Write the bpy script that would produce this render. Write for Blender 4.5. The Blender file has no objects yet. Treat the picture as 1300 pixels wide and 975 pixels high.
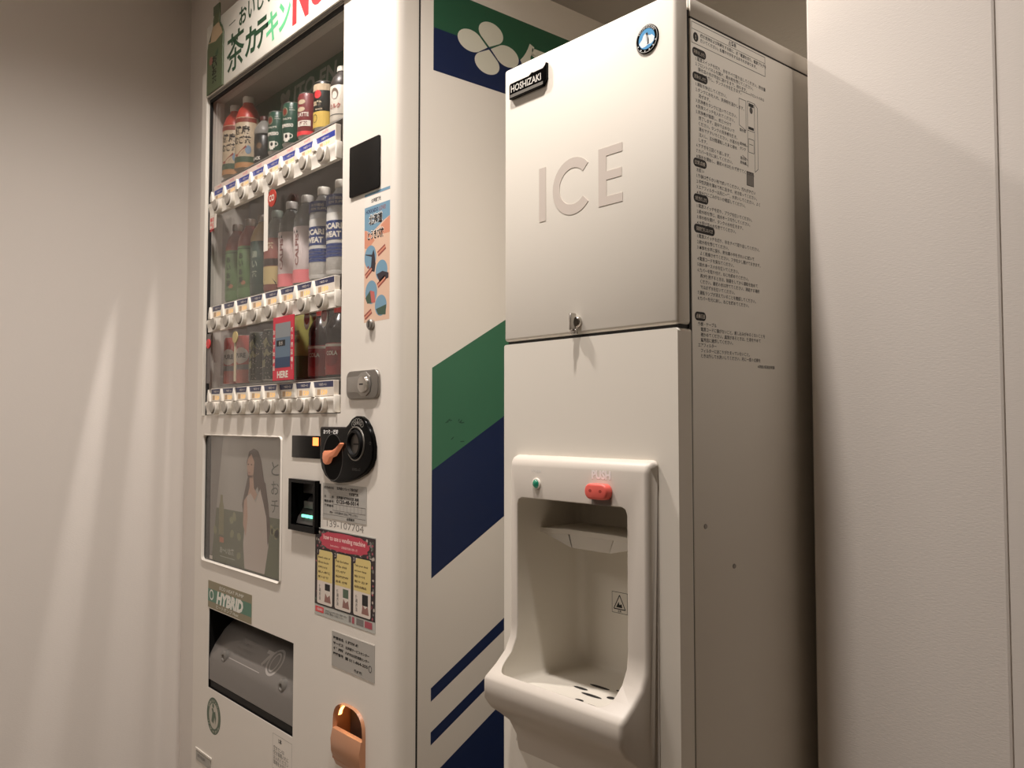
import bpy, bmesh, math, random
from mathutils import Vector, Matrix
random.seed(4)
S = bpy.context.scene
COL = S.collection
PI = math.pi

# ------------------------------------------------------------------ camera
cam_data = bpy.data.cameras.new('camera')
cam_data.sensor_fit = 'HORIZONTAL'
cam_data.sensor_width = 36.0
cam_data.lens = 1085.6 / 1300 * 36.0
cam_data.clip_start = 0.02
cam = bpy.data.objects.new('camera', cam_data)
COL.objects.link(cam)
cam.location = (0, 0, 1.0)
cam.rotation_euler = (math.radians(90 + 2.547), 0, math.radians(48.907))
S.camera = cam

# ------------------------------------------------------------------ light
w = bpy.data.worlds.new('world'); S.world = w
w.use_nodes = True
w.node_tree.nodes['Background'].inputs[0].default_value = (0.9, 0.82, 0.72, 1)
w.node_tree.nodes['Background'].inputs[1].default_value = 0.05
S.view_settings.view_transform = 'Standard'
S.view_settings.look = 'None'
S.view_settings.gamma = 1.0
S.view_settings.exposure = 0.28
CEIL = 2.40
FL = -0.12   # floor level; the camera is held 1.12 m above it

def spot(name, loc, power, color, angle, blend, radius=0.035):
    d = bpy.data.lights.new(name, 'SPOT')
    d.energy = power; d.color = color; d.spot_size = math.radians(angle); d.spot_blend = blend
    d.shadow_soft_size = radius
    o = bpy.data.objects.new(name, d); COL.objects.link(o); o.location = loc
    return o

def area(name, loc, size, power, color, spread=PI, rot=(0, 0, 0), shape='DISK', size_y=None):
    d = bpy.data.lights.new(name, 'AREA')
    d.shape = shape; d.size = size
    if size_y: d.size_y = size_y
    d.energy = power; d.color = color; d.spread = spread
    o = bpy.data.objects.new(name, d); COL.objects.link(o)
    o.location = loc; o.rotation_euler = rot
    return o

WARM = (1.0, 0.918, 0.86)
LAMPS = [((-0.775, 0.57), 70.0, 132, 1.0), ((-1.62, 0.55), 86.0, 150, 1.0)]
for (lx, ly), p, an, bl in LAMPS:
    spot('downlight_lamp', (lx, ly, CEIL - 0.012), p, WARM, an, bl, 0.035 if lx > -1 else 0.05)
def streak(p, q, power, width):  # added narrow spots imitating streaks the machine's front reflects onto the left wall
    d = bpy.data.lights.new('streak_helper', 'SPOT'); d.energy = power; d.color = WARM; d.spot_size = math.radians(width); d.spot_blend = 1.0; d.shadow_soft_size = 0.004
    o = bpy.data.objects.new('streak_helper', d); COL.objects.link(o); o.location = p
    o.rotation_euler = (Vector(q) - Vector(p)).to_track_quat('-Z', 'Y').to_euler()
streak((-2.600, 0.905, 2.36), (-2.67, 0.67, 0.60), 260, 3.6)
streak((-2.610, 0.935, 2.36), (-2.67, 0.83, 0.50), 220, 4.0)
streak((-2.640, 0.955, 2.36), (-2.67, 0.925, 0.60), 200, 1.0)
# added fill light, out of view under the ceiling behind the camera
area('fill_light', (-1.7, -1.2, CEIL - 0.012), 0.9, 12.5, WARM)

# ------------------------------------------------------------------ materials
def lin(c):
    return tuple(((x / 255) / 12.92 if x / 255 <= 0.04045 else ((x / 255 + 0.055) / 1.055) ** 2.4) for x in c)

MATS = {}
def mat(name, rgb, rough=0.5, metal=0.0, emit=0.0, spec=0.5, coat=0.0, bump=None, mott=0.0):
    if name in MATS: return MATS[name]
    m = bpy.data.materials.new(name); m.use_nodes = True
    nt = m.node_tree; b = nt.nodes['Principled BSDF']
    c = (*lin(rgb), 1)
    b.inputs['Base Color'].default_value = c
    b.inputs['Roughness'].default_value = rough
    b.inputs['Metallic'].default_value = metal
    b.inputs['Specular IOR Level'].default_value = spec
    b.inputs['Coat Weight'].default_value = coat
    if emit:
        b.inputs['Emission Color'].default_value = c
        b.inputs['Emission Strength'].default_value = emit
    if mott:
        tc = nt.nodes.new('ShaderNodeTexCoord'); n = nt.nodes.new('ShaderNodeTexNoise')
        n.inputs['Scale'].default_value = 9; n.inputs['Detail'].default_value = 5
        mx = nt.nodes.new('ShaderNodeMix'); mx.data_type = 'RGBA'
        mx.inputs[6].default_value = c
        mx.inputs[7].default_value = (*[v * (1 - mott) for v in c[:3]], 1)
        nt.links.new(tc.outputs['Object'], n.inputs['Vector'])
        nt.links.new(n.outputs['Fac'], mx.inputs[0])
        nt.links.new(mx.outputs[2], b.inputs['Base Color'])
    if bump:
        sc, st, dist = bump
        tc = nt.nodes.new('ShaderNodeTexCoord'); mp = nt.nodes.new('ShaderNodeMapping')
        mp.inputs['Scale'].default_value = sc
        n = nt.nodes.new('ShaderNodeTexNoise'); n.inputs['Scale'].default_value = 1.0
        n.inputs['Detail'].default_value = 3
        bp = nt.nodes.new('ShaderNodeBump'); bp.inputs['Strength'].default_value = st
        bp.inputs['Distance'].default_value = dist
        nt.links.new(tc.outputs['Object'], mp.inputs['Vector'])
        nt.links.new(mp.outputs['Vector'], n.inputs['Vector'])
        nt.links.new(n.outputs['Fac'], bp.inputs['Height'])
        nt.links.new(bp.outputs['Normal'], b.inputs['Normal'])
    MATS[name] = m
    return m

def glass_mat(name, tint=(1, 1, 1), ior=1.5, rough=0.0):
    m = bpy.data.materials.new(name); m.use_nodes = True
    nt = m.node_tree; nt.nodes.clear()
    out = nt.nodes.new('ShaderNodeOutputMaterial')
    mix = nt.nodes.new('ShaderNodeMixShader'); lw = nt.nodes.new('ShaderNodeLayerWeight')
    lw.inputs['Blend'].default_value = 0.5
    pw = nt.nodes.new('ShaderNodeMath'); pw.operation = 'POWER'; pw.inputs[1].default_value = 5.0
    fr = nt.nodes.new('ShaderNodeMath'); fr.operation = 'MULTIPLY_ADD'; fr.inputs[1].default_value = 0.95; fr.inputs[2].default_value = 0.045
    nt.links.new(lw.outputs['Facing'], pw.inputs[0]); nt.links.new(pw.outputs[0], fr.inputs[0])
    t = nt.nodes.new('ShaderNodeBsdfTransparent'); t.inputs[0].default_value = (*tint, 1)
    g = nt.nodes.new('ShaderNodeBsdfGlossy'); g.inputs['Roughness'].default_value = rough
    nt.links.new(fr.outputs[0], mix.inputs[0]); nt.links.new(t.outputs[0], mix.inputs[1])
    nt.links.new(g.outputs[0], mix.inputs[2]); nt.links.new(mix.outputs[0], out.inputs[0])
    MATS[name] = m
    return m

WALL = mat('wallpaper', (230, 223, 215), 0.85, bump=((140, 140, 620), 0.22, 0.001))
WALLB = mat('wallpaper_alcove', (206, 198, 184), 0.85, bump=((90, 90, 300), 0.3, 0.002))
CEILM = mat('ceiling_board', (222, 214, 202), 0.9, bump=((60, 60, 60), 0.2, 0.002))
FLOORM = mat('floor_vinyl', (128, 116, 102), 0.45, mott=0.15)
BODY = mat('cream_enamel', (236, 229, 218), 0.32, bump=((16, 16, 16), 0.03, 0.002))
BODY2 = mat('ivory_steel', (236, 230, 218), 0.38, bump=((14, 14, 14), 0.03, 0.002))
PLAST = mat('ivory_plastic', (208, 200, 189), 0.42, bump=((900, 900, 900), 0.12, 0.0004))
CAV = mat('grey_ivory_plastic', (222, 216, 204), 0.40)
WHITEP = mat('white_plastic', (246, 240, 228), 0.35)
SEAM = mat('dark_gap', (30, 28, 26), 0.7)
CHROME = mat('chrome', (200, 196, 190), 0.22, metal=1.0)
STEEL = mat('dull_steel', (150, 146, 140), 0.42, metal=0.9)
BLACK = mat('gloss_black', (6, 6, 6), 0.16, spec=0.10)
MBLACK = mat('matt_black', (14, 13, 13), 0.6, spec=0.2)
GREEN = mat('decal_green', (62, 118, 88), 0.42, mott=0.08)
DGREEN = mat('decal_dark_green', (40, 92, 66), 0.42)
NAVY = mat('decal_navy', (16, 36, 78), 0.40, mott=0.1)
PETAL = mat('decal_petal', (222, 220, 204), 0.45)
GREY = mat('grey_paint', (140, 134, 126), 0.5)
DGREY = mat('dark_grey_plastic', (64, 62, 60), 0.35)
LETTER = mat('embossed_grey', (212, 201, 190), 0.5)
INK = mat('ink_black', (28, 26, 26), 0.6)
INKG = mat('ink_grey', (88, 84, 80), 0.6)
PAPER = mat('label_silver', (178, 174, 166), 0.45)
WPAPER = mat('label_white', (238, 232, 222), 0.5)
RED = mat('print_red', (226, 62, 66), 0.4)
GLASS = glass_mat('window_glass')
GLASSD = glass_mat('smoked_flap', (0.30, 0.29, 0.28), 1.5, 0.25)

# ------------------------------------------------------------------ builder
class B:
    def __init__(s):
        s.v = []; s.f = []; s.m = []; s.mats = []; s.layer = 0
    def mi(s, m):
        if m not in s.mats: s.mats.append(m)
        return s.mats.index(m)
    def raw(s, vs, fs, m):
        o = len(s.v); k = s.mi(m)
        s.v += [tuple(v) for v in vs]
        for f in fs: s.f.append(tuple(i + o for i in f)); s.m.append(k)
        return s
    def bm(s, b, m):
        b.verts.index_update()
        s.raw([v.co[:] for v in b.verts], [[v.index for v in f.verts] for f in b.faces], m); b.free(); return s
    def box(s, x0, x1, y0, y1, z0, z1, m, bev=0.0, seg=2):
        b = bmesh.new(); bmesh.ops.create_cube(b, size=1)
        for v in b.verts:
            v.co = ((x0 + x1) / 2 + v.co.x * (x1 - x0), (y0 + y1) / 2 + v.co.y * (y1 - y0), (z0 + z1) / 2 + v.co.z * (z1 - z0))
        if bev: bmesh.ops.bevel(b, geom=b.edges[:], offset=bev, segments=seg, affect='EDGES', profile=0.5)
        return s.bm(b, m)
    def prism(s, pts, a, b_, m, axis='Y', bev=0.0, seg=2):
        """polygon pts extruded along axis; pts are (x,z) for Y, (y,z) for X, (x,y) for Z"""
        def P(p, t):
            return {'Y': (p[0], t, p[1]), 'X': (t, p[0], p[1]), 'Z': (p[0], p[1], t)}[axis]
        b = bmesh.new()
        A = [b.verts.new(P(p, a)) for p in pts]; C = [b.verts.new(P(p, b_)) for p in pts]
        n = len(pts); b.faces.new(A); b.faces.new(C[::-1])
        for i in range(n): b.faces.new((A[i], C[i], C[(i + 1) % n], A[(i + 1) % n]))
        bmesh.ops.recalc_face_normals(b, faces=b.faces[:])
        if bev:
            fs = [f for f in b.faces if len(f.verts) == n][:1]
            bmesh.ops.bevel(b, geom=list(fs[0].edges), offset=bev, segments=seg, affect='EDGES', profile=0.5)
        return s.bm(b, m)
    def lathe(s, prof, c, m, seg=28, axis='Z', cap=True):
        """prof: list of (r, t, material or None) rings"""
        vs = []; n = seg
        for r, t, *_ in prof:
            for i in range(n):
                a = 2 * PI * i / n
                p = (r * math.sin(a), -r * math.cos(a), t)
                if axis == 'Y': p = (p[0], t, p[1])
                if axis == 'X': p = (t, p[0], p[1])
                vs.append((c[0] + p[0], c[1] + p[1], c[2] + p[2]))
        for k in range(len(prof) - 1):
            mm = prof[k][2] if len(prof[k]) > 2 and prof[k][2] else m
            o = len(s.v)
            ring = vs[k * n:(k + 2) * n]
            s.raw(ring, [(i, (i + 1) % n, n + (i + 1) % n, n + i) for i in range(n)], mm)
        if cap:
            if prof[0][0] > 1e-6: s.raw(vs[:n], [tuple(range(n))[::-1]], prof[0][2] if len(prof[0]) > 2 and prof[0][2] else m)
            if prof[-1][0] > 1e-6: s.raw(vs[-n:], [tuple(range(n))], prof[-2][2] if len(prof[-2]) > 2 and prof[-2][2] else m)
        return s
    def tube(s, pts, r, m, seg=8):
        vs = []; pts = [Vector(p) for p in pts]
        for i, p in enumerate(pts):
            d = (pts[min(i + 1, len(pts) - 1)] - pts[max(i - 1, 0)]).normalized()
            u = d.orthogonal().normalized(); v = d.cross(u)
            for k in range(seg):
                a = 2 * PI * k / seg; vs.append(p + (u * math.cos(a) + v * math.sin(a)) * r)
        fs = []
        for i in range(len(pts) - 1):
            for k in range(seg):
                fs.append((i * seg + k, i * seg + (k + 1) % seg, (i + 1) * seg + (k + 1) % seg, (i + 1) * seg + k))
        fs.append(tuple(range(seg))[::-1]); fs.append(tuple(range((len(pts) - 1) * seg, len(pts) * seg)))
        return s.raw(vs, fs, m)
    def tray(s, x0, x1, z0, z1, y0, y1, m, back=None):
        """open box seen from the front: four inner walls and a back"""
        a = [(x0, y0, z0), (x1, y0, z0), (x1, y0, z1), (x0, y0, z1), (x0, y1, z0), (x1, y1, z0), (x1, y1, z1), (x0, y1, z1)]
        s.raw(a, [(0, 4, 5, 1), (1, 5, 6, 2), (2, 6, 7, 3), (3, 7, 4, 0)], m)
        return s.raw(a, [(4, 7, 6, 5)], back or m)
    # flat artwork on a frame F(u, v, layer)
    def poly(s, F, pts, m, l=1):
        return s.raw([F(p[0], p[1], l) for p in pts], [tuple(range(len(pts)))], m)
    def rect(s, F, u0, u1, v0, v1, m, l=1, n=1):
        vs = []
        for i in range(n + 1):
            u = u0 + (u1 - u0) * i / n; vs += [F(u, v0, l), F(u, v1, l)]
        return s.raw(vs, [(2 * i, 2 * i + 2, 2 * i + 3, 2 * i + 1) for i in range(n)], m)
    def ell(s, F, cu, cv, ru, rv, m, l=1, n=28, rot=0.0, a0=0, a1=2 * PI):
        pts = []
        for i in range(n):
            a = a0 + (a1 - a0) * i / (n if a1 - a0 > 6.2 else n - 1)
            x, y = ru * math.cos(a), rv * math.sin(a)
            pts.append((cu + x * math.cos(rot) - y * math.sin(rot), cv + x * math.sin(rot) + y * math.cos(rot)))
        rs = (0.25, 0.5, 0.75, 1.0) if max(ru, rv) > 0.003 else (1.0,)
        vs = [F(cu, cv, l)] + [F(cu + (p[0] - cu) * k, cv + (p[1] - cv) * k, l) for k in rs for p in pts]
        fs = [(0, 1 + i, 1 + (i + 1) % n) for i in range(n)]
        for r in range(len(rs) - 1): fs += [(1 + r * n + i, 1 + (r + 1) * n + i, 1 + (r + 1) * n + (i + 1) % n, 1 + r * n + (i + 1) % n) for i in range(n)]
        return s.raw(vs, fs, m)
    def ring(s, F, cu, cv, ru, rv, t, m, l=1, n=32):
        vs = []
        for i in range(n):
            a = 2 * PI * i / n
            vs += [F(cu + ru * math.cos(a), cv + rv * math.sin(a), l), F(cu + (ru - t) * math.cos(a), cv + (rv - t) * math.sin(a), l)]
        return s.raw(vs, [(2 * i, (2 * i + 2) % (2 * n), (2 * i + 3) % (2 * n), 2 * i + 1) for i in range(n)], m)
    def line(s, F, p, q, t, m, l=1):
        d = Vector((q[0] - p[0], q[1] - p[1])); n = Vector((-d.y, d.x)).normalized() * t / 2
        return s.poly(F, [(p[0] - n.x, p[1] - n.y), (q[0] - n.x, q[1] - n.y), (q[0] + n.x, q[1] + n.y), (p[0] + n.x, p[1] + n.y)], m, l)
    def frame(s, F, u0, u1, v0, v1, t, m, l=1):
        for a in ((u0, u1, v0, v0 + t), (u0, u1, v1 - t, v1), (u0, u0 + t, v0, v1), (u1 - t, u1, v0, v1)): s.rect(F, *a, m, l)
        return s
    def text(s, F, body, u, v, m, h=None, w=None, size=None, bold=0.0, l=2, res=2, shear=0.0, align='L', spacing=1.0, line=1.0):
        vs, fs = text_mesh(body, bold, res, spacing, line)
        xs = [a[0] for a in vs]; ys = [a[1] for a in vs]
        x0, x1, y0, y1 = min(xs), max(xs), min(ys), max(ys)
        if size: kx = ky = size; y0 = y1
        else:
            ky = h / (y1 - y0); kx = w / (x1 - x0) if w else ky
        off = {'L': 0, 'C': -(x1 - x0) * kx / 2, 'R': -(x1 - x0) * kx}[align]
        return s.raw([F(u + off + (a - x0) * kx + (b - y0) * ky * shear, v + (b - y0) * ky, l) for a, b in vs], fs, m)
    def build(s, name, parent=None, smooth=True, kind=None, angle=38):
        me = bpy.data.meshes.new(name)
        c = Vector([(min(v[i] for v in s.v) + max(v[i] for v in s.v)) / 2 for i in range(3)])
        me.from_pydata([(v[0] - c.x, v[1] - c.y, v[2] - c.z) for v in s.v], [], s.f)
        for m in s.mats: me.materials.append(m)
        me.polygons.foreach_set('material_index', s.m)
        me.validate()
        b = bmesh.new(); b.from_mesh(me)
        bmesh.ops.remove_doubles(b, verts=b.verts, dist=1e-6) if len(s.v) < 6000 else None
        b.to_mesh(me); b.free()
        if smooth:
            me.shade_smooth(); me.set_sharp_from_angle(angle=math.radians(angle))
        o = bpy.data.objects.new(name, me); COL.objects.link(o)
        pw = WORLD.get(parent.as_pointer(), Vector()) if parent else Vector()
        o.location = c - pw; WORLD[o.as_pointer()] = c
        if parent: o.parent = parent
        if kind: o['kind'] = kind
        return o

WORLD = {}
_TC = {}
def text_mesh(body, bold, res, spacing, line):
    key = (body, bold, res, spacing, line)
    if key in _TC: return _TC[key]
    c = bpy.data.curves.new('lettering', 'FONT'); c.body = body; c.offset = bold
    c.resolution_u = res; c.space_character = spacing; c.space_line = line
    o = bpy.data.objects.new('lettering', c); COL.objects.link(o)
    dg = bpy.context.evaluated_depsgraph_get()
    me = bpy.data.meshes.new_from_object(o.evaluated_get(dg))
    r = ([(v.co.x, v.co.y) for v in me.vertices], [tuple(p.vertices) for p in me.polygons])
    bpy.data.objects.remove(o); bpy.data.curves.remove(c); bpy.data.meshes.remove(me)
    _TC[key] = r
    return r

EPS = 0.00006   # prints lie almost flush, so that they cast no shadow
def front(Y): return lambda u, v, l: (u, Y - l * EPS, v)
def side(X): return lambda u, v, l: (X + l * EPS, u, v)
def cyl(cx, cy, R, z0=0.0): return lambda u, v, l: (cx + (R + 0.0003 + l * 0.0002) * math.sin(u / R), cy - (R + 0.0003 + l * 0.0002) * math.cos(u / R), z0 + v)

def thing(name, label, cat, loc, group=None):
    o = bpy.data.objects.new(name, None); COL.objects.link(o)
    o.empty_display_size = 0.05
    o.location = loc; WORLD[o.as_pointer()] = Vector(loc)
    o['label'] = label; o['category'] = cat
    if group: o['group'] = group
    return o

def panel(b, x0, x1, z0, z1, holes, y0, y1, m):
    """board facing -Y with rectangular holes (hx0,hx1,hz0,hz1)"""
    xs = sorted({x0, x1, *[h[0] for h in holes], *[h[1] for h in holes]})
    zs = sorted({z0, z1, *[h[2] for h in holes], *[h[3] for h in holes]})
    for i in range(len(xs) - 1):
        for k in range(len(zs) - 1):
            cx, cz = (xs[i] + xs[i + 1]) / 2, (zs[k] + zs[k + 1]) / 2
            if any(h[0] < cx < h[1] and h[2] < cz < h[3] for h in holes): continue
            for y in (y0, y1):
                b.raw([(xs[i], y, zs[k]), (xs[i + 1], y, zs[k]), (xs[i + 1], y, zs[k + 1]), (xs[i], y, zs[k + 1])], [(0, 1, 2, 3) if y == y0 else (3, 2, 1, 0)], m)
    def wall(a0, a1, c0, c1, flip):
        q = [(a0, y0, c0), (a1, y0, c0), (a1, y0, c1), (a0, y0, c1), (a0, y1, c0), (a1, y1, c0), (a1, y1, c1), (a0, y1, c1)]
        fs = [(0, 4, 5, 1), (1, 5, 6, 2), (2, 6, 7, 3), (3, 7, 4, 0)]
        b.raw(q, fs if flip else [f[::-1] for f in fs], m)
    wall(x0, x1, z0, z1, False)
    for h in holes: wall(*h, True)
    return b

def rrect(x0, x1, z0, z1, r, n=5):
    p = []
    for cx, cz, a in ((x1 - r, z1 - r, 0), (x0 + r, z1 - r, 90), (x0 + r, z0 + r, 180), (x1 - r, z0 + r, 270)):
        for i in range(n + 1):
            t = math.radians(a + 90 * i / n); p.append((cx + r * math.cos(t), cz + r * math.sin(t)))
    return p

# ------------------------------------------------------------------ the setting
def struct(name, x0, x1, y0, y1, z0, z1, m):
    return B().box(x0, x1, y0, y1, z0, z1, m).build(name, smooth=False, kind='structure')
XL, YB, XP, YP = -2.67, 1.72, -0.676, 1.19
struct('floor', XL - 0.1, 3.7, -3.6, YB + 0.1, FL - 0.1, FL, FLOORM)
struct('ceiling', XL - 0.1, 3.7, -3.6, YB + 0.1, CEIL, CEIL + 0.1, CEILM)
b = B(); b.box(XL - 0.12, XL, -3.6, 0.98, FL, CEIL, WALL); b.box(XL - 0.12, -2.45, 0.98, 1.10, FL, CEIL, WALL)
b.build('wall_left', smooth=False, kind='structure')
struct('wall_alcove_left', -2.57, -2.45, 1.10, YB, FL, CEIL, WALL)
struct('wall_back', -2.57, 1.0, YB, YB + 0.1, FL, CEIL, WALLB)
b = B(); b.box(XP, -0.409, YP, YB, FL, CEIL, WALL, 0.004)
b.build('wall_right', smooth=False, kind='structure')
struct('wall_right_return', -0.409, 3.7, YP + 0.003, 1.42, FL, CEIL, WALL)
struct('wall_front', XL - 0.1, 3.7, -3.7, -3.6, FL, CEIL, WALL)
struct('wall_right_far', 3.6, 3.7, -3.6, YP + 0.003, FL, CEIL, WALL)
for i, ((lx, ly), p, an, bl) in enumerate(LAMPS):
    dl = thing('ceiling_downlight', ['recessed round ceiling downlight in front of the ice dispenser', 'recessed round ceiling downlight in front of the vending machine'][i], 'downlight', (lx, ly, CEIL))
    B().lathe([(0.043, 0), (0.062, 0), (0.062, -0.006), (0.045, -0.008), (0.043, 0)], (lx, ly, CEIL), WHITEP, cap=False).build('trim_ring', dl)

# ------------------------------------------------------------------ the ice dispenser
IX0, IX1, IY = -1.050, -0.700, 0.899
ice = thing('ice_dispenser', 'tall narrow ivory ice dispenser with push button and scoop tray, beside the vending machine', 'ice machine', (-0.875, 1.19, FL))
b = B()   # cabinet shell behind the doors
b.box(IX1 - 0.012, IX1, 0.931, 1.484, FL + 0.06, 1.577, BODY2, 0.002)
b.box(IX0, IX0 + 0.012, 0.931, 1.484, FL + 0.06, 1.577, BODY2, 0.002)
b.box(IX0 + 0.012, IX1 - 0.012, 0.931, 1.484, 1.565, 1.5765, BODY2)
b.box(IX0 + 0.012, IX1 - 0.012, 1.474, 1.484, FL + 0.06, 1.565, BODY2)
b.box(IX0 + 0.012, IX1 - 0.012, 0.931, 1.474, FL + 0.06, FL + 0.08, BODY2)
b.build('cabinet', ice)
b = B(); b.box(IX1 - 0.004, IX1 + 0.0012, 0.931, 1.4835, 1.5515, 1.5775, BODY2, 0.0008); b.box(IX1 - 0.004, IX1 + 0.0003, 0.931, 1.483, 1.5492, 1.5515, SEAM)
b.build('top_edge_panel', ice)
b = B(); b.box(IX0, IX1, IY, 0.928, 1.1295, 1.5765, BODY2, 0.005, 3); b.build('upper_door', ice)
b = B(); b.box(IX0 + 0.004, IX1 - 0.003, 0.905, 0.935, 1.1215, 1.135, SEAM); b.box(IX1 - 0.02, IX1 - 0.0015, 0.926, 0.935, FL + 0.11, 1.56, SEAM)
b.build('door_gasket', ice)
bm_ = B(); panel(bm_, IX0, IX1, FL + 0.10, 1.1245, [(-1.006, -0.764, 0.58, 0.895)], IY, 0.928, BODY2)
lp = bm_.build('lower_door', ice, angle=30)
mod = lp.modifiers.new('soft', 'BEVEL'); mod.width = 0.004; mod.segments = 3; mod.limit_method = 'ANGLE'
for x in (IX0 + 0.04, IX1 - 0.04):
    for y in (0.96, 1.44): B().lathe([(0.02, 0), (0.022, 0.004), (0.014, 0.012), (0.014, 0.062)], (x, y, FL), DGREY, 16).build('foot', ice)
# nameplate
F = front(IY)
b = B()
b.prism([(-1.031, 1.522), (-0.953, 1.522), (-0.945, 1.531), (-0.945, 1.5565), (-0.9475, 1.5525), (-0.952, 1.5495), (-0.972, 1.5495), (-0.978, 1.5505), (-0.984, 1.5470), (-1.028, 1.547), (-1.031, 1.544)], IY - 0.006, IY, BLACK, bev=0.001)
b.text(front(IY - 0.006), 'HOSHIZAKI', -1.0265, 1.5315, mat('plate_silver', (214, 210, 202), 0.3), h=0.0115, w=0.071, bold=0.02)
b.rect(front(IY - 0.0061), -1.029, -0.951, 1.5235, 1.5285, mat('plate_grey', (120, 116, 110), 0.3), 1)
b.build('nameplate', ice, angle=20)
# round penguin emblem
b = B(); cx, cz, R = -0.747, 1.526, 0.0200
b.lathe([(R, IY), (R, IY - 0.0012), (R - 0.001, IY - 0.0020), (0, IY - 0.0020)], (cx, 0, cz), BLACK, 40, 'Y')
E_ = front(IY - 0.0021)
b.ring(E_, cx, cz, R - 0.0012, R - 0.0012, 0.0007, mat('silver_print', (190, 188, 182), 0.3), 1)
b.ell(E_, cx, cz, 0.0142, 0.0142, mat('badge_blue', (74, 152, 204), 0.35), 1, 36)
ICEW = mat('badge_white', (236, 240, 240), 0.35)
b.poly(E_, [(cx - 0.0136, cz - 0.004), (cx - 0.0105, cz - 0.001), (cx - 0.008, cz + 0.001), (cx - 0.006, cz + 0.0055), (cx - 0.002, cz + 0.0085), (cx + 0.0005, cz + 0.003), (cx + 0.003, cz + 0.0045), (cx + 0.0060, cz + 0.003), (cx + 0.009, cz + 0.0035), (cx + 0.0136, cz - 0.001), (cx + 0.012, cz - 0.0065), (cx + 0.0075, cz - 0.009), (cx + 0.003, cz - 0.0085), (cx - 0.003, cz - 0.0105), (cx - 0.0085, cz - 0.0105)], ICEW, 2)
b.poly(E_, [(cx + 0.001, cz - 0.008), (cx - 0.0008, cz - 0.003), (cx - 0.0012, cz + 0.003), (cx - 0.0006, cz + 0.0062), (cx - 0.0025, cz + 0.0072), (cx - 0.0004, cz + 0.0085), (cx + 0.0012, cz + 0.0088), (cx + 0.0024, cz + 0.007), (cx + 0.0028, cz + 0.002), (cx + 0.0040, cz - 0.002), (cx + 0.0038, cz - 0.008)], INK, 3)
b.poly(E_, [(cx - 0.0001, cz - 0.007), (cx - 0.0004, cz - 0.002), (cx - 0.0002, cz + 0.004), (cx + 0.0010, cz + 0.005), (cx + 0.0012, cz - 0.001), (cx + 0.0014, cz - 0.007)], ICEW, 4)
for a in (205, 232, 259, 286, 313, 340):
    sx, sz = cx + 0.0166 * math.cos(math.radians(a)), cz + 0.0166 * math.sin(math.radians(a))
    b.poly(E_, [(sx + (0.0015 if k % 2 == 0 else 0.0006) * math.cos(PI / 2 + k * PI / 5), sz + (0.0015 if k % 2 == 0 else 0.0006) * math.sin(PI / 2 + k * PI / 5)) for k in range(10)], ICEW, 2)
vs, fs = text_mesh('HOSHIZAKI', 0.02, 2, 1.0, 1.0)
xs = [v[0] for v in vs]; x0, x1 = min(xs), max(xs)
SILV = MATS['silver_print']
b.raw([E_(cx + (0.0150 + v[1] * 0.0046) * math.sin((v[0] - (x0 + x1) / 2) / (x1 - x0) * 2.0), cz + (0.0150 + v[1] * 0.0046) * math.cos((v[0] - (x0 + x1) / 2) / (x1 - x0) * 2.0), 2) for v in vs], fs, SILV)
b.build('round_emblem', ice, angle=20)
# raised ICE letters
b = B(); ZL, ZH = 1.3105, 1.3945
b.box(-0.966, -0.951, IY - 0.0005, IY, ZL, ZH, LETTER)
pts = []; ccx, ccz, ro, ri = -0.8925, 1.3525, 0.0430, 0.0275
for i in range(25):
    a = math.radians(42 + i * (276 / 24)); pts.append((ccx + ro * math.cos(a), ccz + ro * math.sin(a)))
for i in range(25):
    a = math.radians(318 - i * (276 / 24)); pts.append((ccx + ri * math.cos(a) * 1.03, ccz + ri * math.sin(a)))
b.prism(pts, IY - 0.0005, IY, LETTER)
b.prism([(-0.840, ZL), (-0.794, ZL), (-0.794, ZL + 0.0125), (-0.8245, ZL + 0.0125), (-0.8245, ZL + 0.0365), (-0.7955, ZL + 0.0365), (-0.7955, ZL + 0.049), (-0.8245, ZL + 0.049), (-0.8245, ZH - 0.0125), (-0.794, ZH - 0.0125), (-0.794, ZH), (-0.840, ZH)], IY - 0.0005, IY, LETTER)
b.build('ice_lettering', ice, angle=20)
# door lock
b = B()
b.lathe([(0.0095, IY), (0.0095, IY - 0.004), (0.008, IY - 0.006), (0, IY - 0.006)], (-0.884, 0, 1.147), CHROME, 20, 'Y')
b.box(-0.8865, -0.8815, IY - 0.016, IY - 0.004, 1.134, 1.160, CHROME, 0.0018)
b.box(-0.890, -0.878, IY - 0.010, IY - 0.004, 1.129, 1.137, CHROME, 0.0018)
b.build('door_lock', ice)

# dispensing bezel with tray: profile in (y, z)
prof = [(0.899, 0.949), (0.890, 0.947), (0.883, 0.941), (0.880, 0.932), (0.880, 0.690), (0.8775, 0.670), (0.868, 0.651), (0.850, 0.634), (0.836, 0.6235),
        (0.829, 0.6185), (0.8265, 0.614), (0.8265, 0.587), (0.831, 0.580), (0.839, 0.570), (0.856, 0.558), (0.876, 0.542), (0.890, 0.518), (0.899, 0.49)]
bm = bmesh.new()
bx0, bx1 = -1.019, -0.734
A = [bm.verts.new((bx0, p[0], p[1])) for p in prof]; C = [bm.verts.new((bx1, p[0], p[1])) for p in prof]
n = len(prof); fa = bm.faces.new(A); fc = bm.faces.new(C[::-1])
for i in range(n): bm.faces.new((A[i], C[i], C[(i + 1) % n], A[(i + 1) % n]))
bmesh.ops.recalc_face_normals(bm, faces=bm.faces[:])
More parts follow.
